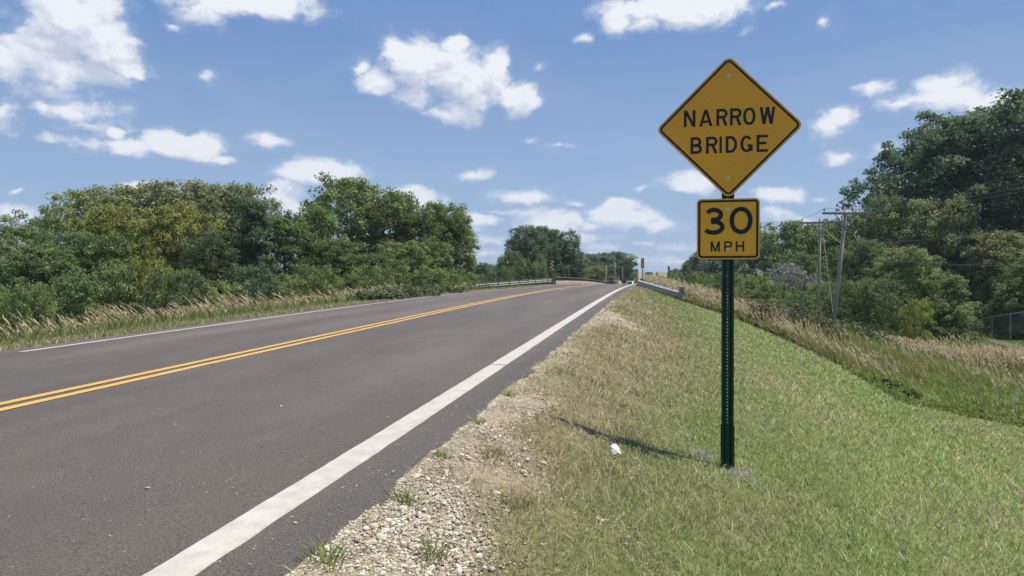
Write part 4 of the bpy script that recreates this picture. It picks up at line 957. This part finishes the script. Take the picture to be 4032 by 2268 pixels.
    far(2533, 1062, 1094, 400, 'tiny distant pole with a crossarm just behind the right striped marker', 3.0, .2)
    far(2574, 1082, 1110, 260, 'dark bare post standing right of the far guardrail', None, .16)
    u, t = far(1852, 984, 1098, 105, 'lone utility pole with a bird on top, right of the left tree line', 1.6, .14, 'utility poles on the left', pins=(-.8, .8))
    # bird
    mb = MB(); mb.tube([(-.22, 0, .06), (-.08, 0, .12), (.03, 0, .20), (.12, 0, .28), (.17, 0, .33), (.24, 0, .32)], [.02, .07, .09, .06, .05, .01], 7)
    mb.tube([(.0, .02, .12), (0, .02, 0)], .01, 4); mb.tube([(.0, -.02, .12), (0, -.02, 0)], .01, 4)
    o = mb.build('bird', mat('dark_feathers', (.03, .03, .035), .7)); o.location = t; tag(o, 'dark bird perched on top of the lone pole by the left trees', 'bird')
poles()
def far_sign():
    p = W(2432, 1101, 232); g = gz(p.x, p.y); root = empty('diamond_sign', (p.x, p.y, g), 'small pale diamond sign in front of the tan knoll beyond the bridge', 'road sign')
    MB().prism(rr_poly(.42, .42, .04, 3, R(45)), -.01, 0).build('panel', noisy('faded_sign_back', (.30, .33, .26), (.38, .40, .33), 3), root).location = (0, -.05, p.z-g)
    MB().box(-.05, .05, -.04, .02, -.3, p.z-g+.35).build('post', M_DARKST, root)
far_sign()

# ------------------------------------------------------------------ chain-link fence
def fence():
    posts = [W(3700, 1274, 72), W(3760, 1269, 67), W(3835, 1263, 61), W(3907, 1247, 55), W(3979, 1235, 50.5), W(4050, 1226, 46.5), W(4125, 1218, 43), W(4210, 1210, 40)]
    H = 1.22; root = empty('chain_link_fence', (posts[0].x, posts[0].y, posts[0].z-H), 'chain-link wire fence with steel posts at the wood edge on the right', 'fence'); o = root.location.copy()
    M_F = noisy('fence_steel', (.22, .24, .24), (.30, .32, .31), 5, .6, metal=.2)
    for p in posts:
        q = p-o; MB().tube([(q.x, q.y, q.z-H-.5), (q.x, q.y, q.z+.03)], .035, 8).build('post', M_F, root)
    mb = MB(); mb.tube([p-o for p in posts], .024, 6); mb.build('top_rail', M_F, root)
    mb = MB(); sp = .075; wd = .0045
    for a, b in zip(posts, posts[1:]):
        a = a-o; b = b-o; d = b-a; L = math.hypot(d.x, d.y); u = d/L; n = int((L+H)/sp)
        for i in range(n):
            for sg in (1, -1):
                t0 = i*sp-H; t1 = i*sp; z0, z1 = (-H, 0) if sg > 0 else (0, -H)
                if t0 < 0: z0 += (z1-z0)*(-t0/H); t0 = 0
                if t1 > L: z1 = z0+(z1-z0)*((L-t0)/(t1-t0)) if t1 > t0 else z1; t1 = L
                if t1-t0 < .01: continue
                p, q = a+u*t0+Vector((0, 0, z0)), a+u*t1+Vector((0, 0, z1)); w = u*wd
                mb.add([p-w, p+w, q+w, q-w], [(0, 1, 2, 3)])
    m = mb.build('wire_mesh', M_F, root); m['kind'] = 'stuff'
    # pale stones / dead stalks along the fence foot
    G = Cloud(); n = 2600; t = rng.random(n); P = np.array([list(p) for p in posts]); i = np.clip((t*7).astype(int), 0, 6); f = t*7-i
    x = P[i, 0]*(1-f)+P[i+1, 0]*f-rng.uniform(.2, 1.1, n)*.8; s = P[i, 1]*(1-f)+P[i+1, 1]*f-rng.uniform(.8, 2.4, n)
    G.blades(np.stack([x, s, ground_z(x, s)], 1), rng.uniform(.10, .3, n), np.full(n, .05), rng.uniform(.5, 1.2, n), rng.uniform(0, 6.28, n), jit(np.array((.45, .38, .27)), n, .25))
    tag(G.build('dead_stalks', M_GRASS), 'line of pale dead stalks lying along the foot of the wire fence', 'dead grass', kind='stuff')
fence()

# ------------------------------------------------------------------ trees
BARK = noisy('grey_brown_bark', (.075, .062, .05), (.15, .13, .105), 4, .95, .6, stretch=(3, 3, .6), bscale=20)
BARKP = noisy('bleached_twigs', (.60, .56, .48), (.80, .75, .66), 4, .9)
def tree_mesh(seed, H=10., Rr=4., bot=.12, nl=12, ncl=11, nleaf=70, leaf=.17, shape='round', clr=.75, open_=0.0):
    """one tree: trunk mesh (with limbs) and crown mesh; leaf clusters sit on lobes carried by the limbs"""
    rs = np.random.default_rng(seed); tr = MB(); G = Cloud(); pr = random.Random(seed)
    lean = (pr.uniform(-.04, .04)*H, pr.uniform(-.04, .04)*H)
    spine = [Vector((lean[0]*t*t+pr.uniform(-.1, .1)*t, lean[1]*t*t+pr.uniform(-.1, .1)*t, H*t*.86)) for t in (0, .15, .32, .5, .68, .85, 1)]
    r0 = H*.022
    tr.tube(spine, [r0*1.25, r0, r0*.85, r0*.66, r0*.45, r0*.28, r0*.08], 8)
    lobes = []
    for i in range(nl):
        t = bot+(1-bot)*((i+.5)/nl); a = i*2.39996+pr.uniform(-.5, .5)
        if shape == 'round': prof = math.sqrt(max(.05, 1-((t-.55)/.55)**2))
        elif shape == 'cone': prof = max(.08, 1.08-t)*1.0
        elif shape == 'column': prof = .85*math.sqrt(max(.05, 1-((t-.5)/.56)**4))
        elif shape == 'vase': prof = .35+.65*math.sin(min(1, t*1.15)*math.pi/2)*(1 if t < .8 else math.sqrt(max(.05, 1-((t-.8)/.24)**2)))
        else: prof = .9*(1-.5*t)
        rad = Rr*prof*pr.uniform(.45, .82) if t < .92 else Rr*.12
        lr = Rr*pr.uniform(.26, .42)*(.75+.45*prof)*(1 if shape != 'cone' else .8)
        c = Vector((math.cos(a)*rad, math.sin(a)*rad, min(H*t, H-lr*.62))); lobes.append((c, lr))
        j = min(len(spine)-2, int(max(0, t-.18)*6)); s0 = spine[j]
        mid = s0.lerp(c, .5)+Vector((0, 0, -.05*H*pr.random()+.02*H)); tr.tube([s0, mid, c], [r0*.42*(1-t*.5), r0*.26*(1-t*.4), r0*.09], 5)
        for q in range(3):
            e = c+Vector((pr.uniform(-1, 1), pr.uniform(-1, 1), pr.uniform(-.2, 1)))*lr*.8; tr.tube([mid.lerp(c, .5), e], [r0*.12, r0*.03], 4, False)
    tone = rs.uniform(.85, 1.15, (nl*ncl, 3))
    k = 0
    for c, lr in lobes:
        for q in range(ncl):
            if rs.random() < open_: k += 1; continue
            th = rs.uniform(0, 2*np.pi); cz = rs.uniform(-.55, 1.0); rr = math.sqrt(max(0, 1-cz*cz)); rad = lr*rs.uniform(.62, 1.08)
            cc = np.array([c.x+rad*rr*math.cos(th), c.y+rad*rr*math.sin(th), c.z+rad*cz*.85]); cr = clr*rs.uniform(.6, 1.25)
            n = int(nleaf*rs.uniform(.55, 1.35)); v = rs.normal(0, 1, (n, 3)); v /= np.linalg.norm(v, axis=1)[:, None]; rd = rs.random(n)[:, None]**.45
            pos = cc+v*rd*cr*np.array((1.05, 1.05, .62))
            if 'w' in shape: pos[:, 2] -= .3*cr*(rd[:, 0]**2)
            nrm = v*.55+rs.normal(0, .55, (n, 3))+np.array((0, 0, .55)); nrm /= np.linalg.norm(nrm, axis=1)[:, None]
            u = np.cross(nrm, rs.normal(0, 1, (n, 3))); u /= np.linalg.norm(u, axis=1)[:, None]; w = np.cross(nrm, u); sz = leaf*rs.uniform(.55, 1.25, (n, 1))
            g = rs.uniform(.72, 1.32)*(rs.uniform(.9, 1.1, 3)); col = g*(1+rs.uniform(-.22, .22, (n, 1)))*np.ones((n, 3))
            G.quads(pos, u*sz*.5, w*sz*.42, col); k += 1
    V = np.concatenate(G.V)
    return tr.mesh('trunk', True), np_mesh('crown', V, np.concatenate(G.F), np.concatenate(G.C))
for_stats = []
PROTO = {}
def proto(kind):
    if kind not in PROTO:
        spec = {'oak1': dict(seed=1, Rr=4.6, nl=26, ncl=20, nleaf=78, leaf=.19, bot=.10, clr=.66, open_=.05), 'oak2': dict(seed=2, Rr=4.3, nl=24, ncl=20, nleaf=78, leaf=.19, bot=.12, shape='vase', clr=.68, open_=.08),
                'cottonwood': dict(seed=3, H=20, Rr=9.5, nl=46, ncl=24, nleaf=85, leaf=.28, bot=.10, shape='vase', clr=1.05, open_=.08), 'cottonwood2': dict(seed=13, H=20, Rr=9.0, nl=42, ncl=24, nleaf=85, leaf=.28, bot=.05, shape='round', clr=1.05, open_=.06),
                'column': dict(seed=4, Rr=3.2, nl=24, ncl=17, nleaf=76, leaf=.17, bot=.06, shape='column', clr=.6, open_=.04), 'cedar': dict(seed=5, Rr=3.1, nl=26, ncl=11, nleaf=80, leaf=.13, bot=.04, shape='cone', clr=.5),
                'bush1': dict(seed=6, H=4, Rr=2.9, nl=12, ncl=13, nleaf=62, leaf=.13, bot=.12, clr=.5), 'bush2': dict(seed=7, H=4, Rr=3.1, nl=13, ncl=13, nleaf=62, leaf=.14, bot=.10, clr=.45, open_=.12),
                'open': dict(seed=8, Rr=4.6, nl=20, ncl=14, nleaf=66, leaf=.19, bot=.28, shape='vase', clr=.55, open_=.22),
                'far1': dict(seed=9, Rr=4.6, nl=22, ncl=16, nleaf=50, leaf=.34, bot=.02, clr=.95), 'far2': dict(seed=10, Rr=3.8, nl=20, ncl=16, nleaf=50, leaf=.34, bot=.02, shape='column', clr=.9)}[kind]
        PROTO[kind] = (spec.get('H', 10.), spec.get('Rr', 4.), tree_mesh(**spec))
        for me, m in zip(PROTO[kind][2], (BARK, M_LEAF)): me.materials.append(m)
    return PROTO[kind]
def plant(name, kind, px, ytop, wpx, k, col, label, group, cat='tree', rz=None, sink=0.0, squash=1.0, zadj=None):
    """px, wpx, ytop in photo pixels; k = distance along the view axis in metres"""
    H, Rr, (tm, cm) = proto(kind); t = W(px, ytop, k); g = gz(t.x, t.y)-sink; h = t.z-g; w = wpx/F*k/2
    r = empty(name, (t.x, t.y, g), label, cat, group); r.rotation_euler.z = random.uniform(0, 6.28) if rz is None else rz
    sz = h/(H*1.0); sx = w/(Rr*.98); r.scale = (sx, sx, sz)
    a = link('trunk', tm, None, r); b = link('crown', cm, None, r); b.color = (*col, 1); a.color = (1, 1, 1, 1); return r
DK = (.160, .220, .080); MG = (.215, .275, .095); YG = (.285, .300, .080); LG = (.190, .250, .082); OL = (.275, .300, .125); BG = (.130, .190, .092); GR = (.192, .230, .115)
def woods():
    gl = 'trees in the wood left of the road'
    T = [  # name kind px top width k colour label
     ('broadleaf_tree', 'open', 60, 868, 330, 50, MG, 'open-crowned tree at the far left edge with sky showing through'),
     ('broadleaf_tree', 'open', 215, 826, 300, 56, MG, 'airy tree second from the left edge, sky gaps under its crown'),
     ('broadleaf_tree', 'oak1', 370, 762, 380, 72, OL, 'tall grey-green tree behind, left shoulder of the long wooded crest'),
     ('broadleaf_tree', 'oak2', 560, 744, 420, 74, OL, 'tall grey-green tree behind, topping the crest above the yellowish trees'),
     ('broadleaf_tree', 'oak1', 770, 740, 420, 75, OL, 'tall grey-green tree behind, middle of the wooded crest'),
     ('broadleaf_tree', 'oak2', 935, 745, 330, 73, OL, 'tall grey-green tree behind, right end of the wooded crest'),
     ('locust_tree', 'oak2', 440, 828, 330, 52, YG, 'yellow-green tree, left one of the golden pair'),
     ('locust_tree', 'oak1', 690, 826, 330, 50, YG, 'yellow-green tree with golden top, right one of the golden pair'),
     ('broadleaf_tree', 'cedar', 1000, 790, 330, 47, BG, 'dark bluish-green dense tree right of the golden pair'),
     ('broadleaf_tree', 'column', 1120, 850, 260, 50, DK, 'dark narrow tree between the bluish tree and the tall open one'),
     ('cottonwood_tree', 'oak2', 1380, 722, 400, 62, MG, 'tallest tree of the left wood, forked with dark limbs'),
     ('cottonwood_tree', 'oak2', 1560, 772, 330, 62, MG, 'tree with a bare dark bough and sky gaps beside the tallest one'),
     ('broadleaf_tree', 'column', 1245, 815, 260, 54, LG, 'light green slender tree left of the tallest tree'),
     ('broadleaf_tree', 'oak2', 1700, 812, 270, 60, LG, 'light green upright tree near the right end of the left wood'),
     ('broadleaf_tree', 'column', 1790, 822, 210, 62, MG, 'last upright tree at the right end of the left wood'),
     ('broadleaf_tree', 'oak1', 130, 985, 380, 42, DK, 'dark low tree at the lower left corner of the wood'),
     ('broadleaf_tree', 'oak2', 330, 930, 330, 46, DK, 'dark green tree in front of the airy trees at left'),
     ('broadleaf_tree', 'oak1', 860, 930, 260, 46, (0.135, 0.171, 0.081), 'dark tree between the golden pair and the bluish tree'),
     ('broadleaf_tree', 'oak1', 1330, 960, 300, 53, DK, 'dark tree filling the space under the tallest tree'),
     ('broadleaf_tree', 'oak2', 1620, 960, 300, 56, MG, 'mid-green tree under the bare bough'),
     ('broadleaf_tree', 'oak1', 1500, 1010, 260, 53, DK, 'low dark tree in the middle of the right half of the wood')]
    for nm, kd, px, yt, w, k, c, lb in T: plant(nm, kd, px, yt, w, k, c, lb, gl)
    gb = 'bushes along the foot of the left wood'
    Bs = [(20, 1130, 210, 30, MG, 'small bush at the far left picture edge'), (130, 1140, 170, 31, MG, 'light bush second from the left picture edge'), (270, 1090, 280, 36, DK, 'dark bush under the airy trees'), (480, 1060, 260, 38, MG, 'mid-green bush below the left golden tree'),
          (590, 1020, 220, 39, YG, 'yellow-green bush between the golden trees'), (720, 1080, 260, 38, DK, 'dark bush below the right golden tree'), (860, 1110, 220, 37, OL, 'olive bush under the dark tree'),
          (1000, 1060, 240, 40, BG, 'bluish bush at the foot of the dark dense tree'), (1120, 1090, 200, 42, MG, 'leafy bush left of the light slender tree'), (1230, 1060, 220, 44, LG, 'light green bush at the foot of the slender tree'),
          (1370, 1080, 230, 47, DK, 'dark bush below the tallest tree'), (1480, 1060, 210, 48, LG, 'pale green bush right of the tallest tree'), (1600, 1070, 210, 52, DK, 'dark bush below the bare bough'), (1710, 1070, 190, 54, MG, 'bush at the foot of the light upright tree'),
          (1800, 1060, 160, 57, MG, 'bush at the right end of the left wood'), (1860, 1085, 100, 60, LG, 'last little bush before the lone pole')]
    for i, (px, yt, w, k, c, lb) in enumerate(Bs): plant('bush', 'bush1' if i % 2 else 'bush2', px, yt, w*1.1, k, c, lb, gb, 'bush')
    gm = 'trees beyond the bridge'
    Fm = [('far1', 1905, 1042, 120, 190, BG, 'low distant tree right of the lone pole'), ('far1', 1965, 1046, 110, 195, BG, 'low distant tree left of the big round one'),
          ('oak1', 2075, 905, 210, 112, BG, 'big round dark tree, left half of the clump beyond the bridge'), ('oak2', 2190, 915, 200, 116, BG, 'big round dark tree, right half of the clump beyond the bridge'), ('oak2', 2130, 902, 170, 120, BG, 'dark tree top between the two halves of the round clump'),
          ('oak1', 2235, 985, 150, 118, (0.153, 0.180, 0.108), 'brownish-green tree on the right of the round clump'), ('oak1', 2015, 1000, 110, 108, DK, 'dark tree on the left skirt of the round clump'),
          ('column', 2270, 1010, 90, 125, OL, 'small olive tree at the right skirt of the round clump'),
          ('far1', 2320, 1008, 150, 230, BG, 'distant tree left of the rounded far clump'), ('far2', 2375, 1002, 130, 235, BG, 'distant tree with a domed top, second of the far group'), ('far1', 2428, 996, 150, 262, BG, 'largest rounded tree of the far group'), ('far2', 2462, 1018, 90, 265, BG, 'rightmost rounded tree of the far group, by the road gap'),
          ('oak2', 2345, 1050, 90, 150, OL, 'olive tree behind the far end of the left bridge railing'), ('far2', 2506, 1060, 16, 560, BG, 'tiny lone tree on the skyline left of the right marker'),
          ('far1', 2554, 1071, 34, 800, BG, 'low line of tiny skyline trees right of the marker')]
    for kd, px, yt, w, k, c, lb in Fm: plant('broadleaf_tree', kd, px, yt, w, k, c, lb, gm)
    plant('bush', 'bush2', 2075, 1022, 175, 92, LG, 'light green bush in front of the round clump, above the left guardrail', 'bushes beyond the bridge', 'bush')
    plant('bush', 'bush1', 2140, 1045, 90, 90, MG, 'smaller bush beside the left striped marker', 'bushes beyond the bridge', 'bush')
    plant('bush', 'bush1', 1985, 1060, 90, 86, MG, 'low bush above the middle of the left guardrail', 'bushes beyond the bridge', 'bush')
    plant('bush', 'bush2', 2305, 1075, 50, 150, LG, 'bright little bush behind the left bridge railing', 'bushes beyond the bridge', 'bush')
    gr = 'trees in the wood right of the road'
    Tr = [('cottonwood_tree', 'cottonwood', 3960, 440, 900, 78, BG, 'huge dark cottonwood filling the upper right corner'), ('cottonwood_tree', 'cottonwood2', 3695, 524, 580, 82, (0.130, 0.207, 0.112), 'huge cottonwood, left half of the tall mass on the right'),
          ('cottonwood_tree', 'cottonwood2', 4250, 470, 700, 76, BG, 'tall cottonwood cut by the right picture edge'), 
          ('broadleaf_tree', 'oak1', 3500, 800, 310, 74, DK, 'dark tree below the left side of the cottonwoods'), ('broadleaf_tree', 'oak2', 3660, 800, 330, 70, OL, 'brown-green tree in front of the cottonwood trunks'), ('broadleaf_tree', 'oak1', 3960, 930, 340, 66, OL, 'olive tree in front of the big cottonwood, above the fence'),
          ('broadleaf_tree', 'oak1', 4100, 1000, 340, 58, DK, 'dark tree behind the fence at the right edge'),
          ('broadleaf_tree', 'oak2', 3140, 884, 330, 84, MG, 'bushy green tree right of the speed plaque'), ('broadleaf_tree', 'oak1', 3290, 888, 280, 88, DK, 'dark tree behind the two utility poles'), ('broadleaf_tree', 'oak1', 3010, 930, 230, 92, MG, 'green tree just right of the green post'),
          ('broadleaf_tree', 'far1', 2870, 985, 200, 130, BG, 'distant dark tree directly behind the green post'), ('broadleaf_tree', 'far1', 2780, 990, 170, 150, BG, 'distant rounded tree left of the speed plaque'), ('broadleaf_tree', 'far2', 2715, 1030, 90, 165, BG, 'lower distant tree stepping down left of the plaque'),
          ('cedar_tree', 'cedar', 2634, 1050, 28, 200, (0.072, 0.108, 0.072), 'small pointed evergreen right of the far road'), ('broadleaf_tree', 'far2', 2660, 1062, 60, 190, MG, 'low tree between the pointed evergreen and the far poles'),
          ('broadleaf_tree', 'oak2', 3560, 985, 300, 60, MG, 'broad light-topped tree right of the poles'), ('broadleaf_tree', 'column', 3720, 1080, 200, 56, MG, 'rounded green tree left of the fence'), ('broadleaf_tree', 'oak1', 3400, 960, 240, 66, DK, 'dark green tree just right of the leaning pole'),
          ('broadleaf_tree', 'oak1', 3160, 1010, 220, 70, (0.162, 0.234, 0.090), 'green tree behind the grey shrub')]
    for nm, kd, px, yt, w, k, c, lb in Tr: plant(nm, kd, px, yt, w, k, c, lb, gr)
    gs = 'bushes along the foot of the right wood'
    Br = [(2610, 1090, 80, 90, MG, 'small bush behind the middle of the near guardrail'), (2680, 1085, 130, 78, LG, 'light bush behind the guardrail end'), (2760, 1075, 170, 70, MG, 'green bush left of the post, behind the tan grass'), (2850, 1080, 160, 62, DK, 'dark bush behind the green post'),
          (2960, 1085, 190, 56, MG, 'wide bush right of the post'), (3060, 1120, 170, 54, LG, 'pale leafy bush in front of the grey shrub'), (3150, 1160, 170, 53, DK, 'dark bush left of the upright pole foot'), (3250, 1120, 170, 56, MG, 'bush between and behind the pole feet'),
          (3370, 1110, 200, 55, LG, 'bright feathery bush right of the leaning pole foot'), (3470, 1110, 200, 54, DK, 'dark bush in the shade right of the poles'), (3750, 1190, 190, 54, MG, 'leafy bush at the left end of the fence'), (3950, 1180, 180, 60, DK, 'dark bush behind the middle of the fence'), (4060, 1160, 200, 56, DK, 'dark bush behind the fence at the picture edge'),
          (2720, 1120, 120, 52, MG, 'low bush just beyond the tan grass near the guardrail end'), (2900, 1130, 150, 47, MG, 'low leafy bush beside the green post'), (3040, 1180, 150, 44, DK, 'low dark bush behind the weeds right of the post')]
    for i, (px, yt, w, k, c, lb) in enumerate(Br): plant('bush', 'bush1' if i % 2 else 'bush2', px, yt, w*1.1, k, c, lb, gs, 'bush')
    plant('bush', 'bush1', 3605, 1188, 130, 47, (.30, .33, .075), 'bright yellow-green bush glowing against the dark wood', gs, 'bush')
woods()

def dead_shrub(px, yt, w, k, label, seed, n=46, m=None, name='bare_shrub', leaves=True):
    t = W(px, yt, k); g = gz(t.x, t.y); H = t.z-g; r = empty(name, (t.x, t.y, g), label, 'shrub', 'bare shrubs'); pr = random.Random(seed); tr = MB(); wd = w/F*k/2
    for i in range(n):
        a = pr.uniform(0, 6.28); q = pr.uniform(.2, 1); e = Vector((math.cos(a)*wd*q, math.sin(a)*wd*q, H*pr.uniform(.6, 1)*(1-.25*q))); mid = e*.5+Vector((pr.uniform(-.1, .1), pr.uniform(-.1, .1), .08*H))
        tr.tube([(0, 0, 0), mid, e], [.03, .018, .008], 4, False)
        for j in range(4):
            s0 = mid.lerp(e, pr.random()); tr.tube([s0, s0+Vector((pr.uniform(-.4, .4), pr.uniform(-.4, .4), pr.uniform(.05, .45)))*H*.22], [.01, .004], 3, False)
    tr.build('branches', m or BARKP, r)
    if leaves:
        G = Cloud(); n = 2600; v = rng.normal(0, 1, (n, 3)); v /= np.linalg.norm(v, axis=1)[:, None]; pos = v*rng.random((n, 1))**.4*np.array((wd, wd, H*.36))+np.array((0, 0, H*.66)); u = rng.normal(0, .055, (n, 3)); w2 = rng.normal(0, .045, (n, 3))
        G.quads(pos, u, w2, jit(np.array((.27, .27, .23)), n, .25)); G.build('dry_leaves', M_GRASS, r)
dead_shrub(3105, 1035, 150, 62, 'silvery grey half-dead shrub left of the upright utility pole', 5, 60)
dead_shrub(3205, 1080, 90, 61, 'smaller silvery shrub right beside the upright utility pole', 6, 40)
def sapling(px, yb, yt, k, label, seed):
    b = W(px, yb, k); x, s = b.x, b.y; g = gz(x, s); H = W(px, yt, k).z-g; H = max(.5, H); r = MB(); pr = random.Random(seed)
    for i in range(6):
        a = pr.uniform(0, 6.28); e = Vector((math.cos(a)*H*.4*pr.random(), math.sin(a)*H*.25, H*pr.uniform(.75, 1))); m = e*.45; r.tube([(0, 0, 0), m, e], [.014, .011, .006], 4)
        for j in range(2): q = m.lerp(e, pr.random()); r.tube([q, q+Vector((pr.uniform(-.2, .2), pr.uniform(-.1, .1), .2))*H*.6], [.007, .003], 3)
    o = r.build('bare_sapling', BARKP); o.location = (x, s, g); tag(o, label, 'sapling', 'bleached bare saplings in the ditch')
sapling(3990, 1620, 1540, 22.5, 'forked bleached sapling in the ditch nearest the right edge', 1); sapling(3810, 1478, 1425, 30, 'pale V-shaped bare sapling in the green ditch grass', 2)
sapling(3640, 1460, 1415, 31, 'leftmost pale bare sapling in the ditch grass', 3); sapling(3920, 1600, 1550, 24, 'low spreading bleached sapling beside the forked one', 4); sapling(3860, 1470, 1425, 31.5, 'thin bare sapling just right of the V-shaped one', 5)

# leafy weeds that fill the border between bank and wood
def weeds():
    def clump(px, py, k, w, h, n, col, label, group):
        p = W(px, py, k); x, s = p.x, p.y; g = gz(x, s); G = Cloud()
        for c in range(int(n/14)):
            a = rng.uniform(0, 6.28); rr = w*math.sqrt(rng.random()); bx, by = math.cos(a)*rr, math.sin(a)*rr; hh = h*rng.uniform(.55, 1.1)*(1-.4*(rr/w)**2)
            base = np.array([[bx, by, gz(x+bx, s+by)-g]]); G.blades(base, np.array([hh]), np.array([.02]), np.array([.2]), np.array([a]), np.array([[.16, .14, .07]]), segs=2)
            m = 14; t = rng.uniform(.25, 1, m); pos = base+np.stack([rng.normal(0, .10, m), rng.normal(0, .10, m), t*hh], 1)
            v = rng.normal(0, 1, (m, 3)); v[:, 2] = np.abs(v[:, 2])+.5; v /= np.linalg.norm(v, axis=1)[:, None]; u = np.cross(v, rng.normal(0, 1, (m, 3))); u /= np.linalg.norm(u, axis=1)[:, None]; w_ = np.cross(v, u); sz = rng.uniform(.06, .13, (m, 1))
            G.quads(pos, u*sz*.45, w_*sz*.7, jit(np.array(col), m, .35))
        o = G.build('weed_clump', M_GRASS); o.location = (x, s, g); tag(o, label, 'weeds', group)
    g = 'weed clumps on the right bank'
    clump(2760, 1215, 36, 1.0, .75, 600, (.17, .12, .07), 'brown-stemmed weed clump between guardrail end and green post', g)
    clump(2950, 1300, 31, .9, .6, 900, (.075, .125, .035), 'bright green weed clump at the mown edge right of the post', g)
    clump(3080, 1330, 29, 1.3, 1.25, 1600, (.12, .115, .05), 'tall brownish weed clump on the brow right of the post', g)
    clump(3180, 1340, 31, 1.2, 1.3, 1500, (.09, .105, .045), 'tall olive weed clump left of the leaning pole foot', g)
    clump(3010, 1290, 33, 1.1, 1.0, 1100, (.20, .16, .09), 'straw coloured weed clump behind the bright green one', g)
    clump(3330, 1370, 36, 1.6, 1.2, 1900, (.075, .115, .035), 'leafy green weed clump in front of the leaning pole foot', g)
    clump(3240, 1400, 29, 1.0, .9, 1100, (.13, .11, .055), 'brown weed clump low on the brow below the poles', g)
    clump(3420, 1330, 42, 1.4, 1.3, 1500, (.07, .10, .035), 'dark green weed clump just right of the leaning pole', g)
    clump(3140, 1270, 42, 1.6, 1.4, 1800, (.075, .10, .035), 'broad green weed clump at the foot of the upright pole', g)
    clump(3530, 1530, 18.6, .5, .3, 420, (.13, .17, .05), 'small weed clump at the mown edge of the ditch', g)
    g2 = 'weed clumps on the far verge'
    for px, py, k, w, h, c, lb in ((1560, 1165, 29, 1.6, .55, (.12, .15, .07), 'grey-green leafy weed clump in the far verge below the wood'), (1680, 1152, 34, 1.8, .55, (.10, .14, .06), 'green leafy weed clump left of the far guardrail'), (1480, 1175, 27, 1.0, .5, (.13, .16, .08), 'pale leafy weed clump, leftmost in the far verge')):
        t = W(px, py, k); clump(px, py, k, w, h, 1500, c, lb, g2)
weeds()
def rubble():
    p = W(125, 1262, 27); g = gz(p.x, p.y); root = empty('rubble_heap', (p.x, p.y, g), 'low heap of pinkish broken stones below the bushes at the far left', 'rubble'); pr = random.Random(4)
    m = noisy('pinkish_stone', (.26, .20, .17), (.44, .36, .31), 3, .9, .4); protos = []
    for q in range(5):
        mb = MB(); mb.tube([(0, 0, -.16), (pr.uniform(-.04, .04), 0, -.02), (pr.uniform(-.04, .04), .02, .10), (0, 0, .16)], [.09, .20+pr.uniform(-.04, .04), .17, .07], 7); me = mb.mesh('stone'); me.materials.append(m); protos.append(me)
    for i in range(46):
        a = pr.uniform(0, 6.28); d = pr.random()**.6; x = math.cos(a)*d*1.25; y = math.sin(a)*d*.7; h = .75*(1-d)
        o = link('stone', pr.choice(protos), None, root); o.location = (x, y, gz(p.x+x, p.y+y)-g+h*pr.random()+.08); o.rotation_euler = (pr.uniform(0, 3), pr.uniform(0, 3), pr.uniform(0, 3)); o.scale = [pr.uniform(.6, 1.25)]*3
rubble()
# ------------------------------------------------------------------ summer haze
HAZE = 0.00022
if HAZE:
    hz = MB().box(-2300, 2300, -80, 3000, -60, 60).mesh('haze'); hm = bpy.data.materials.new('humid_air'); hm.use_nodes = True; nt = hm.node_tree; nt.nodes.clear()
    v = nt.nodes.new('ShaderNodeVolumePrincipled'); v.inputs['Color'].default_value = (.80, .88, 1, 1); v.inputs['Density'].default_value = HAZE; v.inputs['Anisotropy'].default_value = .2
    o = nt.nodes.new('ShaderNodeOutputMaterial'); nt.links.new(v.outputs[0], o.inputs['Volume']); tag(link('haze', hz, hm), kind='stuff')
print('objects', len(bpy.data.objects), 'tris', sum(len(m.polygons) for m in bpy.data.meshes))
